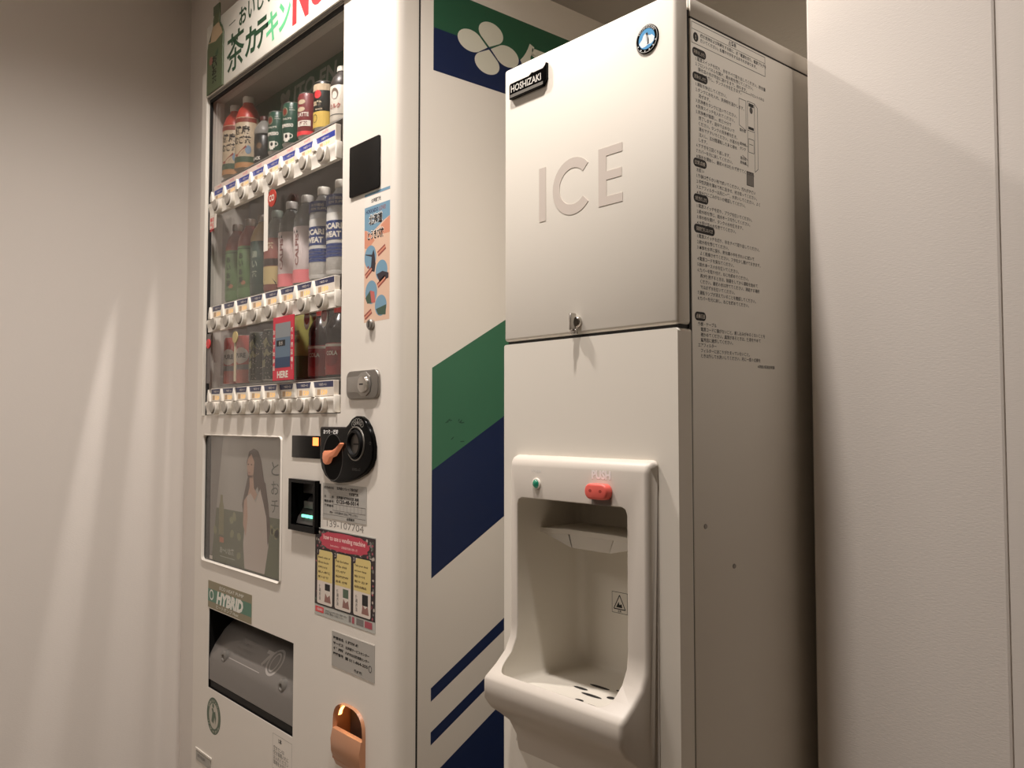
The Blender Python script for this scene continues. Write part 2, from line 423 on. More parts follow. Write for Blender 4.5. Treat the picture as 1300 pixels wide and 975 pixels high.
# taper the plan: the face is narrower than the foot of the bezel
for v in bm.verts:
    if v.co.y < 0.898:
        v.co.x += 0.004 if v.co.x < -0.9 else -0.004
top = [e for e in bm.edges if abs(e.verts[0].co.x - e.verts[1].co.x) < 1e-4 and min(v.co.z for v in e.verts) > 0.93]
ends = [e for e in fa.edges] + [e for e in fc.edges]
ends = [e for e in set(ends) if not (abs(e.verts[0].co.y - 0.899) < 1e-4 and abs(e.verts[1].co.y - 0.899) < 1e-4)]
bmesh.ops.bevel(bm, geom=ends, offset=0.0065, segments=4, affect='EDGES', profile=0.5, clamp_overlap=True)
me = bpy.data.meshes.new('bezel'); bm.to_mesh(me); bm.free()
me.materials.append(PLAST)
bez = bpy.data.objects.new('bezel', me); COL.objects.link(bez)
hb = B().box(-1.002, -0.767, 0.895, 1.034, 0.585, 0.891, PLAST).build('housing')
cut = bmesh.new()
def slab(bm, rows):
    loops = []
    for z, pts in rows: loops.append([bm.verts.new((p[0], p[1], z)) for p in pts])
    for a, c in zip(loops, loops[1:]):
        for i in range(len(a)): bm.faces.new((a[i], a[(i + 1) % len(a)], c[(i + 1) % len(a)], c[i]))
    bm.faces.new(loops[0][::-1]); bm.faces.new(loops[-1])
def plan(ins, yf):
    return rrect(-0.996 + ins, -0.773 - ins, yf, 1.022 - ins, 0.018, 6)
slab(cut, [(0.6045, plan(0.008, 0.848)), (0.607, plan(0.003, 0.842)), (0.613, plan(0.0, 0.8385)), (0.650, plan(0.0, 0.838)), (0.655, plan(0, 0.80)), (0.874, plan(0, 0.80)), (0.881, plan(0.003, 0.80)), (0.884, plan(0.010, 0.80))])
bmesh.ops.recalc_face_normals(cut, faces=cut.faces[:])
mc = bpy.data.meshes.new('cutter'); cut.to_mesh(mc); cut.free(); mc.materials.append(CAV)
co = bpy.data.objects.new('cutter', mc); COL.objects.link(co)
for o2, op in ((hb, 'UNION'), (co, 'DIFFERENCE')):
    md = bez.modifiers.new('bool', 'BOOLEAN'); md.object = o2; md.operation = op; md.solver = 'EXACT'
    md.material_mode = 'TRANSFER'
dg = bpy.context.evaluated_depsgraph_get()
me2 = bpy.data.meshes.new_from_object(bez.evaluated_get(dg))
bpy.data.objects.remove(bez); bpy.data.objects.remove(hb); bpy.data.objects.remove(co)
bb = B(); k = [m for m in me2.materials]
for p in me2.polygons:
    pass
bb.v = [tuple(v.co) for v in me2.vertices]; bb.f = [tuple(p.vertices) for p in me2.polygons]
for p in me2.polygons: bb.m.append(bb.mi(me2.materials[p.material_index] or PLAST))
bezel = bb.build('dispenser_bezel', ice, angle=40)
md = bezel.modifiers.new('soft', 'BEVEL'); md.width = 0.0022; md.segments = 2; md.limit_method = 'ANGLE'; md.angle_limit = math.radians(50)
# chute inside
b = B()
b.prism([(-0.996, 0.928), (-0.948, 0.941), (-0.853, 0.941), (-0.773, 0.928), (-0.773, 1.0215), (-0.996, 1.0215)], 0.826, 0.834, CAV, 'Z', 0.002)
b.prism([(-0.948, 0.831), (-0.853, 0.831), (-0.862, 0.806), (-0.940, 0.806)], 0.942, 1.0215, CAV, 'Y', 0.002)
vsx = [(-0.948, 0.942, 0.828), (-0.940, 0.942, 0.806), (-0.940, 1.02, 0.806), (-0.996, 1.02, 0.826), (-0.996, 0.93, 0.828)]
b.raw(vsx, [(0, 1, 4), (1, 2, 3, 4)], CAV)
vsx = [(-0.853, 0.942, 0.828), (-0.862, 0.942, 0.806), (-0.862, 1.02, 0.806), (-0.773, 1.02, 0.826), (-0.773, 0.93, 0.828)]
b.raw(vsx, [(0, 4, 1), (1, 4, 3, 2)], CAV)
b.build('ice_chute', ice)
Fz = lambda u, v, l: (u, v, 0.6047 + l * 0.0002)
for cxx, cyy, a, bb_ in ((-0.868, 0.884, 0.008, 0.004), (-0.871, 0.912, 0.020, 0.004), (-0.845, 0.925, 0.007, 0.005), (-0.842, 0.880, 0.013, 0.003), (-0.905, 0.925, 0.014, 0.004), (-0.890, 0.950, 0.02, 0.004), (-0.850, 0.958, 0.014, 0.004)):
    B().ell(Fz, cxx, cyy, a, bb_, SEAM, 1, 18).build('drain_slot', ice)
# warning label on the cavity's back wall
F2 = front(1.0219); b = B()
b.rect(F2, -0.930, -0.868, 0.699, 0.732, CAV, 0.3); b.frame(F2, -0.930, -0.868, 0.699, 0.732, 0.0007, INK, 1)
b.line(F2, (-0.898, 0.699), (-0.898, 0.732), 0.0007, INK, 1)
tri = [(-0.926, 0.7055), (-0.902, 0.7055), (-0.914, 0.7275)]
for i in range(3): b.line(F2, tri[i], tri[(i + 1) % 3], 0.0016, INK, 1)
b.poly(F2, [(-0.921, 0.708), (-0.916, 0.717), (-0.914, 0.712), (-0.910, 0.714), (-0.908, 0.708)], INK, 2)
b.text(F2, '注意', -0.914, 0.7005, INK, h=0.0038, align='C', bold=0.02)
b.text(F2, '氷の取り出し口に\n手を入れないで\nください。けがを\nすることがあり\nます。', -0.895, 0.7275, INK, size=0.0036, line=1.3)
b.build('warning_label', ice)
# push button, recess, power lamp, words
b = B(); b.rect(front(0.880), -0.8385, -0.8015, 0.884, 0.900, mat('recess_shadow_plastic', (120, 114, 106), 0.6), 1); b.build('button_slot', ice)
b = B(); PINK = mat('push_button_red', (238, 104, 92), 0.4)
b.prism(rrect(-0.842, -0.799, 0.8925, 0.9145, 0.0105, 6), 0.868, 0.8795, PINK, bev=0.003, seg=3)
pb = b.build('push_button', ice)
for x in (-0.830, -0.811): B().ell(front(0.868), x, 0.9045, 0.0028, 0.0022, mat('button_dimple', (176, 60, 52), 0.5), 1, 14).build('dimple', pb)
b = B()
b.lathe([(0.0085, 0.880), (0.0085, 0.878), (0.0068, 0.8775), (0.0068, 0.880)], (-0.952, 0, 0.907), WHITEP, 24, 'Y', cap=False)
b.lathe([(0.0066, 0.880), (0.0062, 0.877), (0.004, 0.8745), (0.0, 0.8735)], (-0.952, 0, 0.907), mat('power_green', (20, 112, 84), 0.15, emit=0.25, coat=0.6), 20, 'Y')
b.build('power_lamp', ice)
b = B(); PW = mat('print_white', (255, 253, 250), 0.4)
b.text(front(0.87995), 'POWER', -0.9525, 0.9235, PW, h=0.0042, w=0.020, align='C'); b.build('power_word', ice)
b = B(); b.text(front(0.87995), 'PUSH', -0.820, 0.9200, PW, h=0.0125, w=0.036, align='C', bold=0.045); b.build('push_word', ice)

# instructions printed on the right side
F = side(IX1); b = B()
b.frame(F, 0.9345, 1.114, 1.5165, 1.5465, 0.0009, INKG, 1)
b.line(F, (0.9345, 1.5365), (1.114, 1.5365), 0.0007, INKG, 1)
b.text(F, '⚠警告', 1.030, 1.5383, INK, h=0.0065, bold=0.03, align='C')
b.ell(F, 0.944, 1.5265, 0.0058, 0.0066, INK, 1, 20); b.text(F, '!', 0.944, 1.523, BODY2, h=0.007, bold=0.03, align='C', l=3)
b.text(F, '機械洗浄および除菌をする前に、必ず電源を切り、電源プラグを\n抜いてください。感電やけがをするおそれがあります。', 0.9545, 1.5345, INK, size=0.0056, bold=0.02, line=1.25)
W1 = ['電源スイッチを切り、氷をすべて取り出してください。氷が', 'フロントパネルを開け、給水栓を閉じてください。貯氷庫の', '給水を止め、製氷が完了するまで待ちます。', 'カバーを外し、給水タンクの水を抜きます。']
def lines(ls, z, pitch=0.0077, num=True, wmax=None):
    body = []
    for i, t in enumerate(ls):
        lead = t.startswith(' ')
        b.text(F, t.strip(), 0.949 if lead else 0.943, z, INK, size=0.0060, bold=0.012, res=1)
        z -= pitch
def pill(z, w, t):
    b.poly(F, rrect(0.936, 0.936 + w, z - 0.0062, z + 0.0058, 0.0058, 4), INK, 1)
    b.text(F, t, 0.936 + w / 2, z - 0.0032, BODY2, h=0.0060, w=w * 0.78, align='C', bold=0.015, l=3)
pill(1.506, 0.031, '除菌のしかた'); lines(['1.電源スイッチを切り、氷をすべて取り出してください。貯氷量', '2.フロントパネルを開け、給水栓を閉じてください。', ' 製氷皿の氷が完全に溶けるまで、待ちます。', '3.カバーを外し、タンクの水を抜きます。'], 1.4995, 0.0068)
pill(1.472, 0.034, '洗浄のしかた')
lines(['1.運転を停止してください。', '2.タンクに水を入れ、洗浄剤を溶かします。', ' 混ぜます。', '3.洗浄液をタンクに注いでください。', '4.洗浄スイッチを入れてください。', '5.洗浄液が循環し、約三十分で', ' 終了します。途中で止めないで', ' ください。タンクの洗浄液を抜き、', ' 清水ですすいでください。水道水を', ' 注入し、五分間運転したあと排水', ' します。', '6.すすぎを三回くり返します。', '7.カバーを元に戻してください。', '8.製氷を開始し、最初の氷は使わず捨ててください。'], 1.4645)
pill(1.353, 0.030, '日常点検')
lines(['お願い', '1.外装は柔らかい布で拭いてください。汚れがひどい', '2.中性洗剤を薄めて布に含ませ、拭き取ってください。', '3.エアフィルターは月に一度、水洗いしてください。よく', '4.排水口にごみがないか確認してください。'], 1.3455)
pill(1.304, 0.033, '水抜きのしかた')
lines(['1.電源スイッチを切り、プラグを抜いてください。', '2.給水栓を閉じ、給水ホースを外してください。', '3.排水栓を開け、タンクの水を抜きます。', '4.水受け皿の水を捨ててください。'], 1.2965)
pill(1.2625, 0.047, '長期間使用しないとき')
lines(['1.電源スイッチを切り、氷をすべて取り出してください。', '2.給水栓を閉じてください。', '3.本体を水平に保ち、貯氷庫の中をきれいに拭いて', ' よく乾燥させてください。フタを少し開けておきます。', '4.電源コードを束ねてください。', '5.給水ホースの水を抜いてください。', '6.カバーを取り付け、ねじを締めてください。', ' 再び使用するときは、除菌をしてから運転を始めて', ' ください。最初の氷は捨ててください。凍結する場所', ' では必ず水を抜いてください。', '7.運転ランプが消えていることを確認してください。', '8.カバーを元に戻し、ねじを締めてください。'], 1.2550)
pill(1.143, 0.025, '点検項目')
lines(['外観・ケーブル', ' 電源コードに傷がないこと。差し込みがゆるくないことを', ' 確かめてください。異常があるときは、使用をやめて', ' 販売店に連絡してください。', 'エアフィルター', ' フィルターにほこりがたまっていないこと。', ' ときは外して水洗いしてください。月に一度の点検を'], 1.1355, 0.0072)
# line drawing of the machine
for p, q in (((1.049, 1.479), (1.075, 1.479)), ((1.045, 1.467), (1.062, 1.467)), ((1.045, 1.467), (1.045, 1.428)), ((1.062, 1.467), (1.062, 1.423)), ((1.045, 1.428), (1.062, 1.423)),
             ((1.066, 1.468), (1.066, 1.370)), ((1.084, 1.468), (1.084, 1.366)), ((1.066, 1.468), (1.084, 1.468)), ((1.084, 1.468), (1.092, 1.463)), ((1.092, 1.463), (1.092, 1.372)), ((1.066, 1.425), (1.084, 1.425)),
             ((1.068, 1.413), (1.082, 1.413)), ((1.068, 1.413), (1.068, 1.393)), ((1.082, 1.413), (1.082, 1.393)), ((1.068, 1.393), (1.082, 1.393)), ((1.070, 1.405), (1.080, 1.405)), ((1.084, 1.366), (1.092, 1.372)), ((1.052, 1.385), (1.066, 1.380)), ((1.052, 1.402), (1.066, 1.400)), ((1.052, 1.374), (1.066, 1.372))):
    b.line(F, p, q, 0.0008, INK, 1)
b.rect(F, 1.069, 1.082, 1.461, 1.466, INK, 1); b.ell(F, 1.0755, 1.456, 0.004, 0.005, INKG, 1, 16)
b.rect(F, 1.068, 1.082, 1.427, 1.431, INK, 1)
b.poly(F, rrect(1.062, 1.080, 1.343, 1.364, 0.002, 3), mat('print_mid_grey', (150, 146, 140), 0.6), 1); b.frame(F, 1.062, 1.080, 1.343, 1.364, 0.0009, INK, 2)
for t, y, z in (('フロントパネル', 1.0745, 1.482), ('製氷部', 1.046, 1.424), ('給水栓', 1.046, 1.404), ('タンク', 1.046, 1.397), ('排水栓', 1.0465, 1.383), ('貯氷庫', 1.0465, 1.3765)):
    b.text(F, t, y, z, INK, size=0.0052, bold=0.015, res=1)
b.text(F, '※詳細は取扱説明書', 1.084, 1.083, INK, size=0.0052, bold=0.01, res=1)
b.build('printed_instructions', ice, smooth=False)
for z in (0.80, 0.86, 0.52):
    B().lathe([(0.0035, IX1), (0.003, IX1 + 0.0012), (0, IX1 + 0.0014)], (0, 0.955 if z > 0.82 else 1.02, z), STEEL, 12, 'X').build('side_screw', ice)

# ------------------------------------------------------------------ the vending machine
VX0, VX1, VY = -2.397, -1.385, 0.915
vm = thing('vending_machine', 'large white drinks vending machine with green and navy side stripes', 'vending machine', (-1.89, 1.26, FL))
b = B()
b.box(VX1 - 0.012, VX1, 0.966, 1.60, FL + 0.06, 1.965, BODY, 0.003); b.box(VX0, VX0 + 0.012, 0.966, 1.60, FL + 0.06, 1.965, BODY, 0.003)
b.box(VX0 + 0.012, VX1 - 0.012, 0.966, 1.60, 1.953, 1.9645, BODY); b.box(VX0 + 0.012, VX1 - 0.012, 1.59, 1.60, FL + 0.06, 1.953, BODY)
b.box(VX0 + 0.012, VX1 - 0.012, 0.966, 1.59, FL + 0.06, FL + 0.08, BODY)
b.build('cabinet', vm)
for x in (VX0 + 0.08, VX1 - 0.08):
    for y in (1.02, 1.54): B().lathe([(0.03, 0), (0.032, 0.006), (0.018, 0.02), (0.018, 0.062)], (x, y, FL), DGREY, 16).build('foot', vm)
WIN = (-2.343, -1.600, 1.0185, 1.905); POS = (-2.339, -1.871, 0.626, 0.963); BIN = (-2.291, -1.801, 0.290, 0.500); CUP = (-1.611, -1.491, 0.300, 0.423)
BILL = (-1.799, -1.681, 0.768, 0.866)
b = B(); panel(b, VX0, -1.413, FL + 0.08, 1.99, [WIN, POS, BIN, CUP, BILL], VY, 0.958, BODY); b.build('door', vm, angle=25)
# rounded right-hand door edge
pts = [(-1.413, 0.9150), (-1.4127, 0.9138)]
for i in range(9):
    a = i / 8 * PI / 2; pts.append((-1.410 + 0.025 * math.sin(a), 0.9385 - 0.025 * math.cos(a)))
pts += [(-1.385, 0.961), (-1.413, 0.961)]
b = B(); b.prism(pts, FL + 0.08, 2.11, BODY, 'Z'); b.build('door_edge', vm, angle=30)
b = B(); b.box(VX1 - 0.03, VX1 - 0.002, 0.958, 0.968, FL + 0.09, 1.95, SEAM); b.build('door_gasket', vm)
# display case inside
INNER = mat('case_grey', (196, 188, 178), 0.5); INTOP = mat('case_top_grey', (158, 150, 142), 0.55)
b = B(); b.tray(WIN[0] - 0.001, WIN[1] + 0.03, WIN[2] - 0.004, WIN[3] + 0.002, 0.9575, 1.036, INNER, mat('case_back', (120, 116, 112), 0.6))
b.build('display_case', vm, smooth=False)
b = B(); Fb = front(1.034)
b.rect(Fb, WIN[0], WIN[1] + 0.03, 1.76, 1.905, mat('back_green', (44, 100, 78), 0.5), 1)
TXG = mat('back_letter_grey', (158, 166, 156), 0.5)
for k in range(4):
    a = math.radians(45 + 90 * k); b.ell(Fb, -2.118 + 0.018 * math.cos(a), 1.866 + 0.016 * math.sin(a), 0.0175, 0.0135, TXG, 2, 18, a)
b.text(Fb, 'ITO EN', -2.072, 1.846, TXG, h=0.046, w=0.225, bold=0.03, l=2, shear=0.15)
b.build('backboard_print', vm, smooth=False)
b = B()
for z in (1.681, 1.331, 1.100): b.box(WIN[0], WIN[1] + 0.028, 0.952, 1.033, z - 0.003, z, mat('shelf_grey', (150, 146, 140), 0.5))
b.build('display_shelves', vm)
b = B()
for z0, z1 in ((1.0185, 1.905),): b.box(WIN[0] + 0.0005, WIN[1] - 0.0005, 0.924, 0.928, z0 + 0.002, z1 - 0.002, GLASS)
b.build('display_glass', vm, smooth=False)
b = B()  # black gasket round the glass with a bright outer lip on the left
b.box(WIN[0] - 0.0005, WIN[0] + 0.006, 0.9165, 0.9235, WIN[2], WIN[3], SEAM); b.box(WIN[0], WIN[1], 0.9165, 0.9235, WIN[3] - 0.008, WIN[3] + 0.0005, SEAM)
b.build('window_gasket', vm)
b = B(); b.box(WIN[0] - 0.010, WIN[0] - 0.001, 0.908, 0.916, WIN[2] - 0.002, WIN[3] + 0.004, WHITEP, 0.002); b.build('window_frame', vm)

# illuminated sign panel along the top
SIGNM = mat('sign_white', (244, 240, 228), 0.22)
b = B(); b.box(-2.347, -1.4135, 0.905, 0.957, 1.9085, 2.110, SIGNM, 0.003); b.box(-2.345, -1.601, 0.909, 0.958, 1.9055, 1.9085, GREY)
sg = b.build('sign_panel', vm)
Fs = front(0.9048); TD = mat('sign_dark_green', (44, 78, 54), 0.4); TL_ = mat('sign_light_green', (104, 196, 140), 0.4)
b = B()
b.text(Fs, '茶', -2.202, 1.927, TD, h=0.104, w=0.111, bold=0.012, res=4)
b.text(Fs, 'カ', -2.086, 1.936, TD, h=0.074, w=0.066, bold=0.04, res=4)
b.text(Fs, 'テ', -2.022, 1.934, TD, h=0.075, w=0.070, bold=0.035, res=4)
b.text(Fs, 'キ', -1.962, 1.928, TL_, h=0.078, w=0.066, bold=0.025, res=4)
b.text(Fs, 'ン', -1.893, 1.935, TL_, h=0.072, w=0.062, bold=0.03, res=4)
b.line(Fs, (-2.190, 2.060), (-2.150, 2.062), 0.002, TD, 1)
x = -2.125
for ch, wd in (('お', 0.046), ('い', 0.040), ('し', 0.036), ('い', 0.040), ('い', 0.040)):
    b.text(Fs, ch, x, 2.034, TD, h=0.048, w=wd, bold=0.026, res=4); x += 0.055
b.text(Fs, 'N', -1.822, 1.928, RED, h=0.125, w=0.080, bold=0.05, res=4)
b.text(Fs, 'o', -1.735, 1.935, RED, h=0.080, w=0.075, bold=0.05, res=4)
b.text(Fs, '.1', -1.650, 1.928, RED, h=0.125, bold=0.05, res=4)
b.build('sign_lettering', vm, smooth=False)
# bottle-shaped board standing at the left end of the sign
b = B(); BG = mat('bottle_board_green', (90, 102, 72), 0.4)
ol = [(-2.329, 1.909), (-2.329, 2.036), (-2.322, 2.054), (-2.303, 2.074), (-2.291, 2.090), (-2.291, 2.108), (-2.283, 2.121), (-2.281, 2.146), (-2.249, 2.146), (-2.247, 2.121), (-2.250, 2.094), (-2.232, 2.074), (-2.222, 2.056), (-2.222, 1.909)]
b.prism(ol, 0.9005, 0.9046, BG, bev=0.001)
F3 = front(0.9004)
b.poly(F3, [(-2.3215, 2.053), (-2.303, 2.0735), (-2.291, 2.090), (-2.250, 2.092), (-2.2325, 2.072), (-2.2235, 2.053), (-2.27, 2.044)], mat('bottle_neck_tan', (196, 170, 136), 0.4), 1)
b.poly(F3, [(-2.318, 2.054), (-2.303, 2.071), (-2.297, 2.081), (-2.305, 2.054)], TD, 2); b.poly(F3, [(-2.243, 2.082), (-2.234, 2.070), (-2.233, 2.086)], TD, 2)
b.rect(F3, -2.2885, -2.249, 2.120, 2.1455, mat('bottle_cap_green', (84, 96, 76), 0.4), 1)
b.ell(F3, -2.300, 1.998, 0.012, 0.012, mat('flower_pink', (150, 96, 84), 0.4), 1)
b.poly(F3, [(-2.272, 2.010), (-2.252, 2.022), (-2.250, 2.006), (-2.262, 1.998)], TD, 1)
for ch, zz in (('お', 1.988), ('い', 1.970), ('お', 1.952), ('茶', 1.930)):
    b.text(F3, ch, -2.275, zz, INK, h=0.018, w=0.034, bold=0.04, align='C')
b.build('bottle_board', vm, angle=20)

# selection rails with tags and buttons
COLX = [-2.218, -2.137, -2.055, -1.973, -1.891, -1.809, -1.7265, -1.6445]
TAGB = mat('tag_blue', (52, 66, 150), 0.35); TAGB2 = mat('tag_navy', (44, 48, 84), 0.35); TAGW = mat('tag_white', (232, 222, 208), 0.4)
AMB = mat('price_amber', (246, 196, 120), 0.4, emit=0.35); BTN = mat('button_ivory', (176, 168, 156), 0.35); BTNR = mat('button_ring', (150, 142, 130), 0.4)
RX = 1.0158
for ri, (z0, z1, xr, zt) in enumerate(((1.567, 1.605, -1.622, 1.646), (1.2455, 1.2815, -1.620, 1.315), (1.0190, 1.0560, -1.620, 1.090))):
    b = B()
    pr = [(0.9235, z0 + 0.001), (0.9235, z1), (0.914, z1), (0.909, z1 - 0.002), (0.9075, z1 - 0.008), (0.9095, z1 - 0.014), (0.9125, z0 + 0.010), (0.9125, z0 + 0.001)]
    b.prism(pr, -2.322, xr, WHITEP, 'X')
    rail = b.build('selection_rail', vm, angle=50)
    b = B()   # tag board above the rail
    b.box(-2.290, xr - 0.002, 0.9105, 0.9235, z1 + 0.0002, zt, TAGW, 0.0008)
    Ft = front(0.9105)
    blue = TAGB if ri == 0 else TAGB2
    d = 0.012 if ri == 0 else 0
    b.rect(Ft, -2.286, xr - 0.004, zt - 0.0145 - d, zt - 0.0015 - d, blue, 1)
    if ri == 0: b.rect(Ft, -2.286, xr - 0.004, zt - 0.0125, zt - 0.0005, mat('tag_pink_white', (232, 212, 200), 0.4), 2)
    for x in COLX:
        x *= RX
        b.text(Ft, 'つめた〜い', x, zt - 0.0115 - d, TAGW, h=0.0065, w=0.034, align='C', bold=0.02, res=1, l=3)
        b.text(Ft, ('130', '150', '120')[ri], x + 0.008, z1 + 0.003, AMB, h=0.0125 if ri else 0.0085, w=0.028, align='C', bold=0.05, res=1, l=3)
        b.rect(Ft, x - 0.024, x - 0.010, z1 + 0.003, z1 + 0.0155 if ri else z1 + 0.0115, mat('tag_tan', (196, 164, 128), 0.5), 2)
        if ri == 0: b.text(Ft, '100円', x, zt - 0.0105, RED, h=0.0075, w=0.026, align='C', res=1, l=4)
    b.build('tag_strip', rail, smooth=False)
    for x in [COLX[0] - 0.041] + [c + 0.041 for c in COLX[:-1]]:
        x *= RX
        zp = zt - (0.014 if ri == 0 else 0.002)
        b = B(); b.prism([(x - 0.0085, z1 - 0.001), (x + 0.0085, z1 - 0.001), (x + 0.0075, z1 + 0.014), (x + 0.0015, zp), (x - 0.0015, zp), (x - 0.0075, z1 + 0.014)], 0.9045, 0.9104, WHITEP, bev=0.0012)
        b.build('tag_divider', rail)
    b = B(); b.box(xr + 0.0002, xr + 0.006, 0.908, 0.9235, z0 + 0.002, z1 + 0.002, WHITEP, 0.0015); b.build('end_cap', rail)
    for x in COLX:
        x *= RX; zc = (z0 + z1) / 2
        hs = [(x - 0.022, zc + 0.014), (x - 0.0205, zc), (x - 0.016, zc - 0.013), (x - 0.008, z0 + 0.0005), (x + 0.008, z0 + 0.0005), (x + 0.016, zc - 0.013), (x + 0.0205, zc), (x + 0.022, zc + 0.014)]
        b = B(); b.prism(hs, 0.9005, 0.9128, WHITEP, bev=0.003, seg=3); b.ell(front(0.9004), x, zc - 0.0005, 0.0160, 0.0150, mat('button_shade', (74, 68, 60), 0.6), 1, 26)  # flat dark disc: the shade below the button is put into its colour
        hsg = b.build('button_housing', rail, angle=50)
        b = B(); b.lathe([(0.0150, 0.9003), (0.0148, 0.8985), (0.0135, 0.8972), (0.0, 0.8966)], (x - 0.001, 0, zc + 0.0022), BTN, 24, 'Y')
        b.build('button', rail)
# little hanging tags under the first and second rail
b = B(); b.box(-1.954, -1.934, 0.9015, 0.903, 1.414, 1.561, WHITEP); b.build('white_tag_strip', vm)
b = B(); b.box(-2.292, -2.250, 0.9005, 0.9025, 1.525, 1.578 - 0.016, TAGW)
b.text(front(0.9005), '売切\n中止\n20円', -2.288, 1.556, RED, size=0.013, bold=0.03, line=1.0); b.build('price_card', vm, smooth=False)
b = B(); b.box(-2.296, -2.276, 0.9005, 0.9025, 1.105, 1.239, mat('strip_grey', (120, 112, 108), 0.5)); b.lathe([(0.013, 0.9005), (0.013, 0.898), (0, 0.8978)], (-2.284, 0, 1.212), RED, 20, 'Y'); b.build('grey_tag_strip', vm)
b = B(); b.box(-2.118, -2.108, 0.9005, 0.9025, 1.104, 1.225, mat('strip_cream', (196, 184, 160), 0.5)); b.lathe([(0.015, 0.9003), (0.015, 0.898), (0, 0.8978)], (-2.108, 0, 1.217), mat('pop_gold', (190, 172, 120), 0.4), 20, 'Y'); b.build('cream_tag_strip', vm)
b = B(); b.lathe([(0.021, 0.9003), (0.021, 0.898), (0, 0.8978)], (-1.905, 0, 1.536), mat('pop_red', (178, 58, 46), 0.4), 20, 'Y'); b.text(front(0.8976), 'CO', -1.905, 1.528, TAGW, h=0.016, w=0.028, align='C', bold=0.03); b.build('red_pop_tag', vm, angle=20)
b = B(); b.box(-1.886, -1.781, 0.8965, 0.899, 1.096, 1.245, mat('frame_crimson', (206, 44, 66), 0.4), 0.0008)
Ff = front(0.8963)
b.rect(Ff, -1.873, -1.796, 1.126, 1.230, mat('card_blue_grey', (96, 116, 134), 0.5), 1)
b.rect(Ff, -1.873, -1.796, 1.126, 1.150, mat('card_navy', (46, 66, 96), 0.5), 2); b.rect(Ff, -1.873, -1.796, 1.196, 1.230, mat('card_pale', (136, 140, 142), 0.5), 2)
b.rect(Ff, -1.866, -1.822, 1.176, 1.190, INK, 3); b.text(Ff, '氷水', -1.844, 1.178, TAGW, h=0.010, align='C', l=4)
b.text(Ff, 'HERE', -1.834, 1.102, TAGW, h=0.016, w=0.055, bold=0.04, align='C', l=2)
for k in range(6): b.text(Ff, 'おすすめ商品'[k], -1.8795, 1.205 - k * 0.017, TAGW, h=0.011, align='C', bold=0.02); b.text(Ff, '新発売登場！'[k], -1.7885, 1.205 - k * 0.017, TAGW, h=0.011, align='C', bold=0.02)
b.build('crimson_pop_frame', vm, smooth=False)

# poster window
b = B(); b.tray(POS[0] + 0.0004, POS[1] - 0.0004, POS[2] + 0.0004, POS[3] - 0.0004, 0.9172, 0.9555, MBLACK); b.build('poster_box', vm, smooth=False)
b = B(); Fp = front(0.9245); SKY = mat('poster_sky', (176, 170, 160), 0.6); FLD = mat('poster_field', (112, 118, 86), 0.6, mott=0.45)
px0 = -2.316
b.box(px0, POS[1] - 0.001, 0.9247, 0.929, POS[2] + 0.001, POS[3] - 0.001, SKY)
b.rect(Fp, px0, POS[1] - 0.001, POS[2] + 0.001, 0.770, FLD, 1)
b.poly(Fp, [(px0, 0.962), (-2.235, 0.962), (-2.300, 0.640), (px0, 0.640)], mat('poster_band', (142, 135, 126), 0.6), 2)
HAIR = mat('poster_hair', (92, 72, 60), 0.6); SKIN = mat('poster_skin', (196, 158, 134), 0.6); DRESS = mat('poster_dress', (206, 192, 180), 0.6)
b.poly(Fp, [(-2.045, 0.934), (-2.072, 0.925), (-2.085, 0.900), (-2.078, 0.860), (-2.095, 0.825), (-2.110, 0.790), (-2.100, 0.760), (-2.080, 0.790), (-2.020, 0.840), (-1.985, 0.780), (-1.955, 0.765), (-1.968, 0.820), (-1.985, 0.860), (-2.000, 0.905), (-2.018, 0.928)], HAIR, 3)
b.poly(Fp, [(-2.058, 0.920), (-2.079, 0.905), (-2.083, 0.886), (-2.076, 0.866), (-2.058, 0.858), (-2.045, 0.868), (-2.040, 0.900)], SKIN, 4)
b.poly(Fp, [(-2.068, 0.866), (-2.046, 0.866), (-2.040, 0.835), (-2.020, 0.820), (-2.050, 0.795), (-2.078, 0.812), (-2.066, 0.838)], SKIN, 4)
b.poly(Fp, [(-2.082, 0.812), (-2.060, 0.822), (-2.030, 0.800), (-2.005, 0.835), (-1.985, 0.800), (-1.965, 0.760), (-1.955, 0.700), (-1.975, 0.630), (-2.090, 0.630), (-2.100, 0.690), (-2.090, 0.750)], DRESS, 5)
b.poly(Fp, [(-2.098, 0.800), (-2.082, 0.812), (-2.075, 0.760), (-2.085, 0.710), (-2.102, 0.740)], SKIN, 6)
b.poly(Fp, [(-1.992, 0.860), (-1.985, 0.815), (-1.968, 0.770), (-1.960, 0.700), (-1.945, 0.740), (-1.958, 0.800), (-1.975, 0.850)], HAIR, 7)
for sx in (-2.074, -2.056): b.ell(Fp, sx, 0.893, 0.004, 0.002, HAIR, 7, 10)
b.line(Fp, (-2.074, 0.873), (-2.063, 0.872), 0.002, mat('poster_lip', (160, 96, 84), 0.6), 7)
PT = mat('poster_ink', (82, 84, 74), 0.6)
for ch, zz in (('と', 0.872), ('お', 0.826), ('チ', 0.782)): b.text(Fp, ch, -1.924, zz, PT, h=0.032, w=0.040, align='C', res=3)
b.poly(Fp, [(-2.256, 0.700), (-2.256, 0.775), (-2.248, 0.790), (-2.248, 0.806), (-2.232, 0.806), (-2.232, 0.790), (-2.224, 0.775), (-2.224, 0.700)], mat('poster_tea', (134, 128, 86), 0.5), 3)
b.text(Fp, '白', -2.252, 0.945, PT, h=0.014); b.rect(Fp, -2.250, -2.222, 0.680, 0.694, mat('poster_orange', (196, 120, 84), 0.5), 4)
